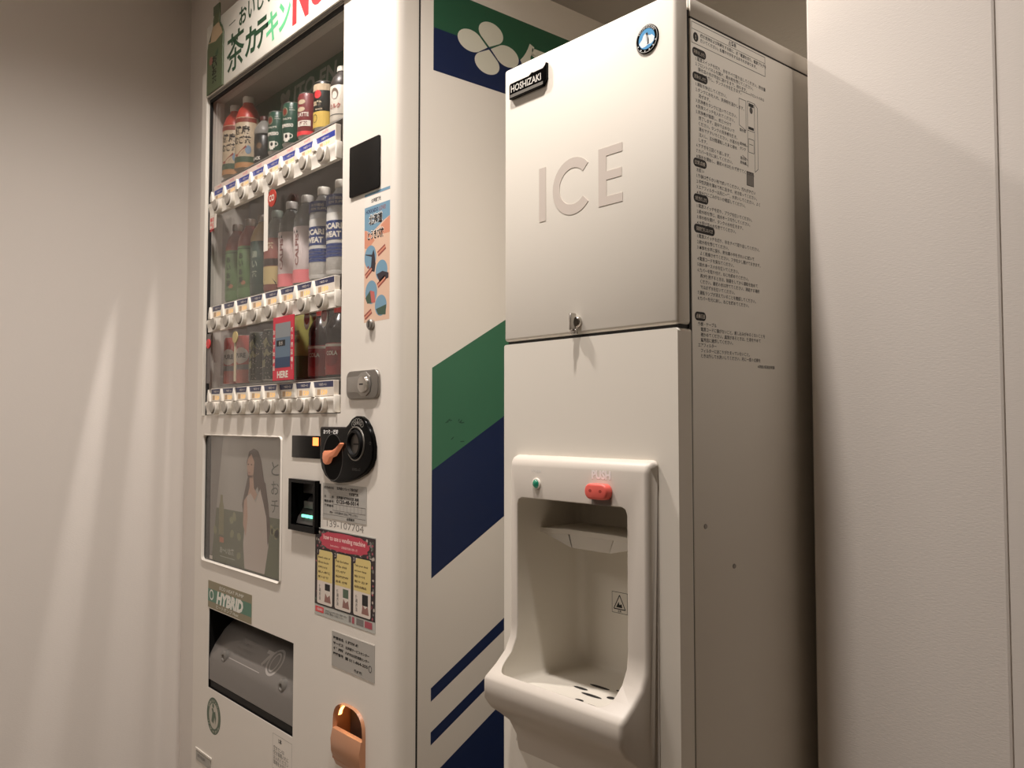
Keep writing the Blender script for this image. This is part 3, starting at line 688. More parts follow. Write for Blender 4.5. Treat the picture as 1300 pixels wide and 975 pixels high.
b.text(Fp, 'お〜いお茶', -2.246, 0.652, mat('poster_white', (206, 202, 188), 0.5), h=0.018, w=0.090, bold=0.02, l=4); b.line(Fp, (-2.246, 0.644), (-2.150, 0.644), 0.0015, MATS['poster_white'], 4)
for k in range(26):
    xx = random.uniform(-2.30, -1.88); zz = random.uniform(0.632, 0.755)
    if -2.11 < xx < -1.95 or (xx < -2.13 and zz < 0.70): continue
    b.ell(Fp, xx, zz, 0.010, 0.013, mat('poster_leaf', (140, 138, 96), 0.6), 2.5, 8, random.random() * 3)
b.rect(Fp, -2.316, -2.296, 0.628, 0.638, TAGW, 5)
b.build('poster', vm, smooth=False)
b = B(); b.box(POS[0] + 0.0005, POS[1] - 0.0005, 0.9185, 0.9205, POS[2] + 0.0005, POS[3] - 0.0005, GLASS); b.build('poster_glass', vm, smooth=False)
b = B()
o_ = rrect(POS[0] - 0.005, POS[1] + 0.005, POS[2] - 0.005, POS[3] + 0.004, 0.012, 5); i_ = rrect(POS[0] + 0.0005, POS[1] - 0.0005, POS[2] + 0.0005, POS[3] - 0.0005, 0.010, 5)
nn = len(o_)
vs = [(p[0], 0.9145, p[1]) for p in o_] + [(p[0], 0.9105, p[1]) for p in [((a[0] * 0.6 + c[0] * 0.4), (a[1] * 0.6 + c[1] * 0.4)) for a, c in zip(o_, i_)]] + [(p[0], 0.9145, p[1]) for p in i_] + [(p[0], 0.918, p[1]) for p in i_]
fs = []
for r_ in range(3):
    for i in range(nn): fs.append((r_ * nn + i, r_ * nn + (i + 1) % nn, (r_ + 1) * nn + (i + 1) % nn, (r_ + 1) * nn + i))
b.raw(vs, fs, BODY); b.build('poster_frame', vm)

# price display, coin mechanism, bill slot
b = B(); b.box(-1.816, -1.679, 0.9125, 0.916, 0.9195, 0.9695, BLACK, 0.001)
dsp = b.build('price_display', vm)
b = B(); b.rect(front(0.9125), -1.7160, -1.6900, 0.948, 0.966, mat('display_orange', (255, 128, 62), 0.4, emit=2.2), 1); b.build('lit_digit', dsp)
ol = [(-1.688, 0.986), (-1.685, 0.990), (-1.580, 0.990), (-1.568, 0.997), (-1.556, 1.007), (-1.540, 1.0125), (-1.522, 1.0115), (-1.505, 1.004), (-1.490, 0.990), (-1.478, 0.970), (-1.472, 0.950), (-1.474, 0.928), (-1.484, 0.912), (-1.505, 0.897), (-1.540, 0.884), (-1.575, 0.876), (-1.612, 0.872), (-1.640, 0.874), (-1.665, 0.885), (-1.680, 0.900), (-1.688, 0.922)]
b = B(); b.prism(ol, 0.897, 0.9148, BLACK, bev=0.004, seg=3)
coin = b.build('coin_panel', vm, angle=50)
Fc = front(0.8968)
b = B(); b.ell(Fc, -1.630, 0.926, 0.040, 0.048, mat('deep_black', (3, 3, 3), 0.5, spec=0.05), 1, 32)
b.build('lever_recess', coin)
b = B()
b.ring(Fc, -1.630, 0.926, 0.042, 0.050, 0.0018, DGREY, 1)
b.text(Fc, 'おつり・返却', -1.640, 0.9745, PW, h=0.0095, w=0.062, align='C', bold=0.03)
for k in range(6):
    a = math.radians(20 + 28 * k); b.ring(Fc, -1.531 + 0.018 * math.cos(a), 0.9925 + 0.009 * math.sin(a), 0.0062, 0.0062, 0.0008, PAPER, 1, 16)
b.text(Fc, '1000', -1.531, 0.997, PAPER, h=0.004, align='C')
b.text(Fc, '硬貨投入口', -1.535, 0.901, DGREY, h=0.006, align='C'); b.text(Fc, '○', -1.485, 0.955, DGREY, h=0.006)
b.build('coin_panel_print', coin, smooth=False)
b = B(); COP = mat('copper_lever_glow', (214, 130, 92), 0.35, emit=0.25)  # copper tone with a slight glow put in, so the lever looks lit
b.prism([(-1.671, 0.934), (-1.666, 0.939), (-1.650, 0.940), (-1.632, 0.941), (-1.618, 0.946), (-1.600, 0.957), (-1.597, 0.955), (-1.612, 0.941), (-1.626, 0.929), (-1.642, 0.925), (-1.650, 0.914), (-1.660, 0.910), (-1.669, 0.914), (-1.673, 0.924)], 0.884, 0.8965, COP, bev=0.003)
b.v = [(x + 0.013, y + 0.003, z) for x, y, z in b.v]; b.build('return_lever', coin)
b = B(); b.lathe([(0.0360, 0.897), (0.0355, 0.8945), (0.0335, 0.8945), (0.0330, 0.8968)], (0, 0, 0), STEEL, 36, 'Y', cap=False)
b.v = [(x * 0.95 - 1.537, y, z * 0.98 + 0.956) for x, y, z in b.v]; b.build('slot_ring', coin)
b = B(); b.lathe([(0.0285, 0.897), (0.0275, 0.890), (0.0225, 0.8895), (0.0205, 0.896)], (-1.537, 0, 0.956), MBLACK, 30, 'Y', cap=False); b.lathe([(0.0205, 0.8966), (0.0, 0.8960)], (-1.537, 0, 0.956), mat('slot_plate', (96, 90, 84), 0.4, metal=0.6), 24, 'Y')
b.rect(front(0.8955), -1.5445, -1.522, 0.9535, 0.957, SEAM, 1); b.build('coin_slot', coin)
b = B()
o_ = (-1.834, -1.710, 0.757, 0.872)
yb = 0.897
panel(b, o_[0], o_[1], o_[2], o_[3], [(-1.820, -1.718, 0.770, 0.864)], 0.897, 0.9148, BLACK)
bill = b.build('bill_acceptor', vm)
b = B(); b.tray(-1.820, -1.718, 0.770, 0.864, 0.9148, 0.950, MBLACK); b.box(-1.818, -1.720, 0.925, 0.949, 0.838, 0.862, DGREY, 0.003)
b.prism([(0.949, 0.836), (0.940, 0.828), (0.912, 0.786), (0.908, 0.772), (0.949, 0.772)], -1.815, -1.722, DGREY, 'X'); b.build('bill_slot', bill, angle=20)
GL = mat('green_led', (120, 230, 190), 0.3, emit=1.4)
for k in range(3): B().box(-1.790 + k * 0.018, -1.777 + k * 0.018, 0.9075, 0.9115, 0.787, 0.793, GL).build('green_light', bill)
b = B(); b.box(-1.800, -1.728, 0.918, 0.926, 0.806, 0.822, mat('slot_clear_grey', (110, 108, 104), 0.3), 0.001); b.build('bill_guide', bill)
coin.location += Vector((0.017, 0.008, 0)); bill.location += Vector((0.023, 0.006, 0))
# lock plate
b = B(); b.prism(rrect(-1.570, -1.447, 1.047, 1.105, 0.016, 5), 0.909, 0.9148, STEEL, bev=0.0025, seg=3); lk = b.build('lock_plate', vm)
b = B(); b.prism([(-1.562, 1.092), (-1.520, 1.093), (-1.508, 1.100), (-1.490, 1.101), (-1.476, 1.092), (-1.472, 1.076), (-1.476, 1.060), (-1.490, 1.052), (-1.508, 1.053), (-1.520, 1.060), (-1.562, 1.060)], 0.9065, 0.909, mat('plate_inset', (168, 164, 158), 0.38, metal=0.8), bev=0.001)
b.build('handle_inset', lk)
b = B(); b.lathe([(0.0175, 0.9065), (0.0165, 0.901), (0.012, 0.8995), (0.0, 0.8995)], (-1.495, 0, 1.076), CHROME, 24, 'Y'); b.rect(front(0.8994), -1.502, -1.488, 1.0745, 1.0775, SEAM, 1); b.build('keyhole', lk)
lk.location.x += 0.002
b = B(); b.prism(rrect(-1.566, -1.450, 1.470, 1.577, 0.004, 3), 0.911, 0.9148, mat('reader_black', (20, 18, 16), 0.5, spec=0.2), bev=0.001); b.build('card_reader', vm)
b = B(); b.lathe([(0.011, 0.9148), (0.011, 0.909), (0.009, 0.907), (0, 0.907)], (-1.478, 0, 1.196), STEEL, 20, 'Y'); b.rect(front(0.9069), -1.480, -1.476, 1.190, 1.202, SEAM, 1); b.build('small_lock', vm)
# travel sticker
b = B(); Fk = front(0.9149); HB = mat('sticker_blue', (118, 156, 178), 0.45); HP = mat('sticker_peach', (226, 190, 164), 0.45); HO = mat('sticker_orange', (214, 146, 118), 0.45); HR = mat('sticker_brick', (150, 74, 66), 0.45)
u0, u1, v0, v1 = -1.509, -1.4135, 1.202, 1.466
b.rect(Fk, u0, u1, v0, v1, HP, 0.6); b.rect(Fk, u0, u1, 1.438, 1.459, WPAPER, 1); b.rect(Fk, u0, u1, 1.460, v1, HB, 1); b.text(Fk, '北海道観光', -1.466, 1.444, INK, h=0.009, w=0.036, align='C', bold=0.03)
b.poly(Fk, [(u0, 1.438), (u0, 1.392), (-1.500, 1.390), (-1.485, 1.382), (-1.450, 1.396), (-1.436, 1.402), (u1, 1.408), (u1, 1.438)], HB, 1)
b.poly(Fk, [(u0, 1.392), (-1.488, 1.384), (-1.470, 1.366), (-1.495, 1.352), (u0, 1.355)], HO, 1); b.poly(Fk, [(u1, 1.408), (-1.446, 1.394), (-1.450, 1.374), (u1, 1.374)], HO, 1)
b.text(Fk, 'HOKKAIDO', -1.504, 1.424, TAGB2, h=0.0085, w=0.046, bold=0.03); b.text(Fk, 'LOVE!', -1.454, 1.424, HR, h=0.0085, w=0.024, bold=0.01)
b.text(Fk, '北海道', -1.467, 1.398, WPAPER, h=0.024, w=0.052, align='C', bold=0.075, l=2); b.text(Fk, '北海道', -1.467, 1.3985, INK, h=0.022, w=0.050, align='C', bold=0.03, l=3)
b.text(Fk, 'とうきび旅', -1.467, 1.368, WPAPER, h=0.022, w=0.062, align='C', bold=0.075, l=2); b.text(Fk, 'とうきび旅', -1.467, 1.3685, INK, h=0.020, w=0.060, align='C', bold=0.03, l=3)
for cx_, cz_ in ((-1.486, 1.334), (-1.444, 1.302), (-1.482, 1.262), (-1.446, 1.232)):
    b.ell(Fk, cx_, cz_, 0.0215 if cx_ > -1.46 else 0.0225, 0.024 if cx_ < -1.46 else 0.021, HB, 2, 24)
b.poly(Fk, [(-1.505, 1.342), (-1.480, 1.338), (-1.474, 1.348), (-1.470, 1.338), (-1.466, 1.318), (-1.470, 1.302), (-1.484, 1.306), (-1.481, 1.334), (-1.503, 1.340)], mat('sticker_dark', (52, 44, 50), 0.5), 3)
b.poly(Fk, [(-1.462, 1.296), (-1.440, 1.300), (-1.4185, 1.294), (-1.4185, 1.284), (-1.450, 1.278)], MATS['sticker_dark'], 3); b.poly(Fk, [(-1.504, 1.252), (-1.486, 1.266), (-1.480, 1.240), (-1.496, 1.240)], mat('sticker_green', (66, 88, 72), 0.5), 3)
b.poly(Fk, [(-1.486, 1.266), (-1.470, 1.262), (-1.466, 1.240), (-1.480, 1.240)], mat('sticker_rose', (196, 104, 96), 0.5), 4); b.poly(Fk, [(-1.464, 1.226), (-1.426, 1.232), (-1.428, 1.212), (-1.455, 1.214)], MATS['sticker_green'], 3)
for p_, q_ in (((-1.458, 1.336), (-1.430, 1.348)), ((-1.504, 1.296), (-1.480, 1.310)), ((-1.458, 1.272), (-1.430, 1.286)), ((-1.506, 1.212), (-1.480, 1.224))):
    b.line(Fk, p_, q_, 0.011, HR, 3); b.line(Fk, p_, q_, 0.004, HO, 4)
b.ell(Fk, -1.494, 1.314, 0.003, 0.003, HR, 3, 10)
b.build('travel_sticker', vm, smooth=False)
# contact labels
b = B(); b.box(-1.670, -1.493, 0.9140, 0.9149, 0.794, 0.869, PAPER); F4 = front(0.9139)
for k, (l_, r_) in enumerate((('販売者氏名', '北海道ビバレッジ株式会社'), ('', '札幌営業所'), ('住　　　所', '北海道札幌市白石区 流通'), ('電話番号', '0120-48-5014'), ('管理番号', ''))):
    z = 0.857 - k * 0.0095
    if l_: b.text(F4, l_, -1.664, z, INK, h=0.0055, w=0.040, bold=0.02)
    if r_: b.text(F4, r_, -1.612 if k != 1 else -1.560, z, INK, h=0.0065 if k != 3 else 0.0085, w=0.090 if k != 1 else 0.036, bold=0.03)
b.line(F4, (-1.628, 0.826), (-1.496, 0.826), 0.0007, INKG, 1); b.line(F4, (-1.628, 0.813), (-1.496, 0.813), 0.0007, INKG, 1)
for k in range(10): b.line(F4, (-1.626 + k * 0.0144, 0.813), (-1.626 + k * 0.0144, 0.826), 0.0006, INKG, 1)
b.text(F4, '故障・つり銭切れのときはご連絡ください', -1.640, 0.8055, INK, h=0.0055, w=0.115, bold=0.02); b.line(F4, (-1.668, 0.803), (-1.496, 0.803), 0.0006, INKG, 1); b.text(F4, '全国清涼', -1.570, 0.796, INK, h=0.0055, w=0.032, bold=0.03)
b.build('contact_label', vm, smooth=False)
b = B(); b.text(front(0.9149), '139-107704', -1.654, 0.7765, mat('pencil_grey', (138, 132, 124), 0.6), h=0.014, w=0.150, l=1); b.build('stamped_number', vm, smooth=False)
b = B(); b.box(-1.626, -1.4585, 0.9140, 0.9149, 0.488, 0.562, PAPER)
b.rect(F4, -1.626, -1.4585, 0.560, 0.562, WPAPER, 1)
for k, (l_, r_) in enumerate((('設置者名', '伊藤園札幌'), ('サービス', '北海道サービスセンター'), ('住所', '札幌市白石区流通センター'), ('電話番号', '■ 011-864-2551'))):
    z = 0.545 - k * 0.011; b.text(F4, l_, -1.620, z, INK, h=0.0065, w=0.042, bold=0.04); b.text(F4, r_, -1.570, z - (0.001 if k else 0), INK, h=0.0062, w=0.092 if k else 0.05, bold=0.03)
b.text(F4, '管理部', -1.535, 0.493, INK, h=0.0065, w=0.032, bold=0.06); b.ring(F4, -1.474, 0.512, 0.006, 0.007, 0.0015, INK, 1, 16)
b.build('service_label', vm, smooth=False)
# how-to sticker
b = B(); u0, u1, v0, v1 = -1.703, -1.4575, 0.584, 0.771
b.box(u0, u1, 0.9143, 0.9149, v0, v1, mat('sticker_film', (190, 190, 182), 0.4)); F5 = front(0.9142)
DK = mat('howto_dark', (52, 40, 42), 0.5)
b.rect(F5, u0, u1, 0.606, v1 - 0.002, DK, 1)
dots = [mat('dot_pink', (176, 84, 96), 0.5), mat('dot_grey', (128, 122, 118), 0.5), mat('dot_green', (92, 108, 88), 0.5), mat('dot_pale', (196, 182, 170), 0.5)]
for k in range(420):
    uu = random.uniform(u0 + 0.004, u1 - 0.004); vv = random.uniform(0.610, v1 - 0.006)
    if u0 + 0.014 < uu < u1 - 0.014 and vv < 0.72: continue
    b.ell(F5, uu, vv, random.uniform(0.002, 0.0042), random.uniform(0.002, 0.0042), random.choice(dots), 2 + k * 0.002, 7)
CR = mat('howto_crimson', (196, 62, 82), 0.45); YE = mat('howto_yellow', (226, 204, 132), 0.5)
pts = []
for i in range(72):
    a = 2 * PI * i / 72; rr = 1.0 + 0.035 * math.cos(12 * a * 1.0)
    cxx, czz = math.cos(a), math.sin(a)
    pts.append((-1.581 + 0.098 * rr * math.copysign(abs(cxx) ** 0.55, cxx), 0.7475 + 0.0185 * rr * math.copysign(abs(czz) ** 0.7, czz)))
b.poly(F5, pts, CR, 3)
b.text(F5, 'how to use a vending machine', -1.581, 0.7455, mat('howto_pale', (250, 216, 210), 0.5), h=0.013, w=0.170, align='C', bold=0.02, l=4)
b.text(F5, 'Instructions ・ 自動販売機の使い方', -1.581, 0.7355, MATS['howto_pale'], h=0.0055, w=0.11, align='C', l=4)
for k in range(3):
    x0_ = -1.692 + k * 0.076; x1_ = x0_ + 0.066
    b.poly(F5, rrect(x0_ - 0.003, x1_ + 0.003, 0.606, 0.727, 0.006, 4), INK, 5); b.poly(F5, rrect(x0_, x1_, 0.609, 0.724, 0.005, 4), mat('howto_white', (228, 216, 204), 0.5), 6)
    b.poly(F5, [(x0_ + 0.001, 0.658), (x1_ - 0.001, 0.658), (x1_, 0.718), (x1_ - 0.005, 0.724), (x0_ + 0.014, 0.724), (x0_, 0.712)], YE, 7)
    b.poly(F5, rrect(x0_ - 0.006, x0_ + 0.008, 0.712, 0.728, 0.004, 3), DK, 8)
    b.text(F5, '123'[k], x0_ + 0.001, 0.716, MATS['howto_white'], h=0.008, align='C', l=9)
    for r_, t in enumerate((('Insert coins or', 'bills into the slot', 'お金を入れる', '投入金額', '放入硬幣'), ('Push the button', 'of the drink', 'ボタンを押す', '請按按鈕', '음료 선택'), ('Take your drink', 'and your change', '商品とおつりを', '取り出す', '請取出商品'))[k]):
        b.text(F5, t, x0_ + 0.004, 0.706 - r_ * 0.0105, mat('howto_ink', (96, 76, 48), 0.6), h=0.0052, w=0.052 - 0.006 * (r_ % 3), bold=0.03, l=8, res=1)
    b.rect(F5, x0_ + 0.034, x0_ + 0.056, 0.640 - 0.004 * k, 0.654, INK if k != 1 else mat('howto_green', (84, 104, 82), 0.5), 7)
    b.poly(F5, [(x0_ + 0.032, 0.615), (x0_ + 0.060, 0.615), (x0_ + 0.055, 0.632), (x0_ + 0.045, 0.626), (x0_ + 0.036, 0.634)], mat('howto_brown', (150, 108, 98), 0.5), 7)
    b.text(F5, '使\n用\n方\n法', x0_ + 0.008, 0.650, INKG, size=0.0085, l=7, bold=0.02, res=1)
b.rect(F5, u0 + 0.004, u0 + 0.040, 0.590, 0.602, RED, 3); b.text(F5, '注意事項', u0 + 0.022, 0.593, PW, h=0.006, align='C', l=4)
b.text(F5, '日本語 English 中文 한국어 お困りの際は\n販売者の連絡先へお電話ください', u0 + 0.046, 0.600, INKG, size=0.0052, l=3, res=1)
for k, x in enumerate((-1.558, -1.545, -1.528, -1.496)): b.rect(F5, x, x + (0.009 if k < 2 else 0.028), 0.590, 0.603, dots[(k + 1) % 2], 3)
b.build('howto_sticker', vm, smooth=False)
# hybrid plate
b = B(); b.box(-2.296, -2.023, 0.9140, 0.9149, 0.503, 0.574, mat('plate_khaki', (142, 132, 104), 0.4)); b.rect(F4, -2.296, -2.023, 0.520, 0.553, mat('plate_green', (84, 130, 108), 0.4), 1)
b.text(F4, 'HYBRID', -2.240, 0.519, mat('plate_white', (238, 236, 226), 0.4), h=0.034, w=0.165, bold=0.06, shear=0.25, l=3)
b.ring(F4, -2.272, 0.538, 0.014, 0.014, 0.004, MATS['plate_white'], 2, 20); b.text(F4, 'ECO HEAT PUMP', -2.220, 0.559, MATS['plate_white'], h=0.0085, w=0.15, l=2, shear=0.2)
b.text(F4, 'ヒートポンプ Heat', -2.240, 0.507, MATS['plate_white'], h=0.010, w=0.14, l=2, shear=0.25); b.text(F4, '省エネ', -2.065, 0.523, MATS['plate_green'], h=0.02, w=0.03, l=2)
b.build('hybrid_plate', vm, smooth=False)
# delivery bin with flap
b = B(); b.tray(BIN[0] + 0.0006, BIN[1] - 0.0006, BIN[2] + 0.0006, BIN[3] - 0.0006, 0.9165, 1.12, MBLACK); b.build('bin_chute', vm, smooth=False)
FLAP = mat('flap_grey_clear', (116, 111, 106), 0.28, coat=0.2)
b = B(); fp = [(1.006, 0.476), (0.985, 0.460), (0.960, 0.438), (0.935, 0.405), (0.921, 0.380), (0.9175, 0.366), (0.9175, 0.312)]
inn = [(y + 0.004, z - 0.001) for y, z in fp[::-1]]
fp_ = [(fp[-1][0] + 0.004, fp[-1][1])]
b.prism(fp + inn, BIN[0] + 0.001, BIN[1] - 0.001, FLAP, 'X'); flap = b.build('bin_flap', vm, angle=50)
def onflap(u, t, l):   # t: distance from the flap's lower edge up its surface
    L = 0.0; pr_ = fp[::-1]
    for a, c in zip(pr_, pr_[1:]):
        d = math.dist(a, c)
        if t <= L + d:
            k = (t - L) / d; y = a[0] + (c[0] - a[0]) * k; z = a[1] + (c[1] - a[1]) * k
            nx = Vector((-(c[1] - a[1]), (c[0] - a[0]))).normalized()
            return (u, y + nx.x * l * EPS * 4, z + nx.y * l * EPS * 4)
        L += d
    return (u, pr_[-1][0], pr_[-1][1])
EMB = mat('flap_emboss', (172, 166, 160), 0.3)
b = B(); b.text(onflap, '7', -2.015, 0.095, EMB, h=0.040, w=0.035, bold=0.04, l=1)
b.ring(onflap, -1.955, 0.115, 0.034, 0.034, 0.006, EMB, 1); b.ring(onflap, -1.955, 0.115, 0.018, 0.024, 0.004, EMB, 1)
b.line(onflap, (-2.180, 0.078), (-2.000, 0.078), 0.002, EMB, 1)
for k in range(4): b.text(onflap, '押して取り出してください'[:9 - k % 2], -2.170, 0.092 + k * 0.014, mat('flap_text', (112, 107, 102), 0.3), h=0.008, w=0.11, l=1)
b.build('embossed_number', flap, smooth=False)
for x in (-2.203, -1.871): B().lathe([(0.017, 0.9385), (0.017, 0.9225), (0.013, 0.919), (0.008, 0.9185), (0.005, 0.922), (0, 0.922)], (x, 0, 0.386), mat('knob_grey', (120, 116, 110), 0.25), 22, 'Y').build('flap_knob', flap)
b = B(); b.box(BIN[0] + 0.002, BIN[1] - 0.002, 0.921, 0.9215 + 0.035, 0.292, 0.308, SEAM); b.build('bin_sill', vm)
# round recycling sign, small labels
b = B(); RG = mat('ring_green', (86, 104, 84), 0.45); b.ell(Fk, -2.248, 0.224, 0.0455, 0.0475, RG, 0.8, 36); b.ell(Fk, -2.248, 0.224, 0.031, 0.033, mat('ring_inner', (200, 194, 180), 0.5), 2, 30)
b.poly(Fk, [(-2.262, 0.208), (-2.256, 0.232), (-2.262, 0.240), (-2.252, 0.244), (-2.246, 0.234), (-2.238, 0.238), (-2.232, 0.222), (-2.236, 0.204), (-2.242, 0.222), (-2.248, 0.204)], RG, 3); b.ell(Fk, -2.252, 0.250, 0.006, 0.006, RG, 3, 14)
for txt, sgn in (('空缶ステッカー', 1), ('リサイクル', -1)):
    vs, fs = text_mesh(txt, 0.02, 1, 1.0, 1.0); xs = [v[0] for v in vs]; x0_, x1_ = min(xs), max(xs)
    b.raw([Fk(-2.248 + (0.0345 + (v[1] if sgn > 0 else 1 - v[1]) * 0.0075) * math.sin((v[0] - (x0_ + x1_) / 2) / (x1_ - x0_) * 2.2), 0.224 + sgn * (0.0360 + (v[1] if sgn > 0 else 1 - v[1]) * 0.0075) * math.cos((v[0] - (x0_ + x1_) / 2) / (x1_ - x0_) * 2.2), 3) for v in vs], fs, MATS['ring_inner'])
b.build('recycling_sticker', vm, smooth=False)
b = B(); F6 = front(0.9149); b.frame(F6, -1.900, -1.803, 0.195, 0.275, 0.001, PAPER, 1); b.text(F6, '1本', -1.870, 0.258, INKG, h=0.012, bold=0.04, l=1)
b.text(F6, '空きカンは\n空き容器入れに\nお入れください\n環境を大切に', -1.895, 0.249, INKG, size=0.011, l=1); b.build('small_notice', vm, smooth=False)
b = B(); b.box(-2.365, -2.255, 0.9125, 0.9149, 0.108, 0.112, WPAPER); b.box(-2.362, -2.262, 0.9135, 0.9149, 0.02 + 0.06, 0.104, PAPER); b.text(front(0.9134), '型式 認定番号', -2.350, 0.090, INKG, h=0.008, l=1); b.build('rating_plate', vm, smooth=False)
# coin return cup
AMBER = mat('amber_cup', (196, 140, 104), 0.35, coat=0.2)
b = B()
ar = []
for i in range(13):
    a = PI - PI * i / 12; ar.append((-1.551 + 0.060 * math.copysign(abs(math.cos(a)) ** 0.7, math.cos(a)), 0.378 + 0.046 * abs(math.sin(a)) ** 0.8))
opn = [(-1.611, 0.302)] + ar + [(-1.491, 0.302)]
inn = [(-1.551 + (x + 1.551) * 0.90, 0.363 + (z - 0.363) * 0.92) for x, z in opn]
nn = len(opn)
vs = [(x, 0.9148, z) for x, z in opn] + [(-1.551 + (x + 1.551) * 0.97, 0.908, 0.363 + (z - 0.363) * 0.97) for x, z in opn] + [(x, 0.9120, z) for x, z in inn] + [(x, 0.958, z) for x, z in inn]
fs = []
for r_ in range(3):
    for i in range(nn): fs.append((r_ * nn + i, r_ * nn + (i + 1) % nn, (r_ + 1) * nn + (i + 1) % nn, (r_ + 1) * nn + i))
b.raw(vs, fs, AMBER); b.raw([vs[3 * nn + i] for i in range(nn)], [tuple(range(nn))], mat('cup_dark', (70, 58, 54), 0.4)); cup = b.build('return_cup', vm, angle=50)
b = B()   # cheeks that close the corners of the square opening above the arch
half = nn // 2
b.raw([(-1.611, 0.9149, 0.4232)] + [(x, 0.9149, z) for x, z in ar[:7]] , [tuple(range(8))], BODY); b.raw([(-1.491, 0.9149, 0.4232)] + [(x, 0.9149, z) for x, z in ar[6:]], [tuple(range(8))], BODY); b.build('cup_surround', cup, smooth=False)
b = B(); sc = [(0.912, 0.368), (0.906, 0.366), (0.9015, 0.345), (0.903, 0.320), (0.910, 0.300), (0.9148, 0.290), (0.9148, 0.368)]
b.prism(sc, -1.609, -1.493, AMBER, 'X', 0.003); b.build('cup_scoop', cup)
b = B(); LITE = mat('cup_lamp', (255, 190, 110), 0.4, emit=4.0)
for i in range(2, 10): 
    (xa, za), (xb, zb) = inn[i], inn[i + 1]; b.raw([(xa, 0.918, za - 0.0015), (xb, 0.918, zb - 0.0015), (xb, 0.926, zb - 0.0015), (xa, 0.926, za - 0.0015)], [(0, 1, 2, 3)], LITE)
b.build('cup_lamp', cup)
b = B(); b.box(-1.600, -1.502, 0.945, 0.950, 0.302, 0.40, mat('cup_flap', (84, 70, 64), 0.35)); b.build('cup_flap', cup)

# decals on the cabinet's right side
F = side(VX1); b = B(); YE1 = 1.585; y0_ = 0.997
def yz(y): return y
b.rect(F, y0_, YE1, 1.800, 1.887, DGREEN, 1); b.rect(F, y0_, YE1, 1.711, 1.800, NAVY, 1)
b.build('logo_band', vm, smooth=False)
b = B(); c0 = Vector((1.143, 1.7985))
for ang in (177, 84, 264, -6):   # the emblem is printed wider than tall
    a0_ = math.radians(ang); L, rr = 0.0345, 0.0232
    pts = [(c0.x + 1.47 * 0.003 * math.cos(a0_), c0.y + 0.003 * math.sin(a0_))]
    for i in range(25):
        t = math.radians(-132 + 264 * i / 24)
        qx, qy = L + rr * math.cos(t), rr * math.sin(t)
        pts.append((c0.x + 1.47 * (qx * math.cos(a0_) - qy * math.sin(a0_)), c0.y + qx * math.sin(a0_) + qy * math.cos(a0_)))
    b.poly(F, pts, PETAL, 2)
b.text(F, '伊藤園', 1.232, 1.738, PETAL, h=0.105, w=0.30, bold=0.035, res=4)
b.build('clover_emblem', vm, smooth=False)
def stripe(name, z0, z1, m, sl=0.578, ya=y0_):
    bb2 = B(); bb2.poly(F, [(ya, z0), (YE1, z0 + sl * (YE1 - ya)), (YE1, z1 + sl * (YE1 - ya)), (ya, z1)], m, 1); return bb2.build(name, vm, smooth=False)
stripe('green_stripe', 0.904, 1.108, GREEN); stripe('navy_stripe', 0.692, 0.904, NAVY)
stripe('thin_stripe', 0.453, 0.479, NAVY); stripe('thin_stripe', 0.369, 0.394, NAVY)
b = B(); b.poly(F, [(y0_, FL + 0.08), (YE1, FL + 0.08), (YE1, 0.307 + 0.578 * (YE1 - y0_)), (y0_, 0.307)], NAVY, 1); b.build('navy_corner', vm, smooth=False)
b = B(); SC = mat('scuff', (38, 78, 60), 0.6)
for k in range(9):
    yy = 1.03 + random.random() * 0.045; zz = 0.995 + random.random() * 0.012 - (0.035 if k > 6 else 0)
    b.ell(F, yy, zz, random.uniform(0.002, 0.006), 0.0012, SC, 2, 8, random.random())
b.build('scuff_marks', vm, smooth=False, kind='stuff')

# ------------------------------------------------------------------ drinks behind the glass
ALU = mat('can_aluminium', (190, 188, 182), 0.3, metal=0.9)
def can(name, x, y, z, r, h, m, label, cat, group, art=None, top=None):
    t = thing(name, label, cat, (x, y, z), group)
    B().lathe([(r * 0.80, 0), (r * 0.88, 0.002), (r, 0.008, m), (r, h - 0.010, m), (r * 0.90, h - 0.002)], (x, y, z), ALU, 36).build('body', t)
    B().lathe([(r * 0.90, h - 0.002), (r * 0.91, h), (r * 0.86, h), (r * 0.84, h - 0.003), (0, h - 0.003)], (x, y, z), top or ALU, 28, cap=False).build('lid', t)
    if art:
        b = B(); art(b, cyl(x, y, r, z)); b.build('label_print', t, smooth=False)
    return t
def bottle(name, x, y, z, r, h, body, capm, label, cat, group, art=None, lab=None, neck=None):
    t = thing(name, label, cat, (x, y, z), group)
    n_ = neck or body
    B().lathe([(r * 0.72, 0), (r * 0.95, 0.004), (r, 0.012), (r, h * 0.18), (r * 0.97, h * 0.20), (r * 0.97, h * 0.62, n_), (r, h * 0.64, n_), (r * 0.97, h * 0.72, n_), (r * 0.75, h * 0.82, n_), (r * 0.45, h * 0.89, n_), (r * 0.40, h * 0.91, n_), (r * 0.40, h * 0.92, n_)], (x, y, z), body, 36).build('body', t)
    B().lathe([(r * 0.46, h * 0.915), (r * 0.46, h * 0.985), (r * 0.42, h), (0, h)], (x, y, z), capm, 24).build('cap', t)
    if lab:
        b = B(); z0, z1, mm = lab; N = 30
        b.lathe([(r * 0.985, z0), (r * 1.004, z0 + 0.001), (r * 1.004, z1 - 0.001), (r * 0.985, z1)], (x, y, z), mm, 36, cap=False)
        if art: art(b, cyl(x, y, r * 1.006, z))
        b.build('label_wrap', t)
    return t
M = mat
TW = M('can_print_white', (232, 226, 214), 0.4)
G1, G2, G3 = 'drinks on the top display shelf', 'drinks on the middle display shelf', 'drinks on the bottom display shelf'
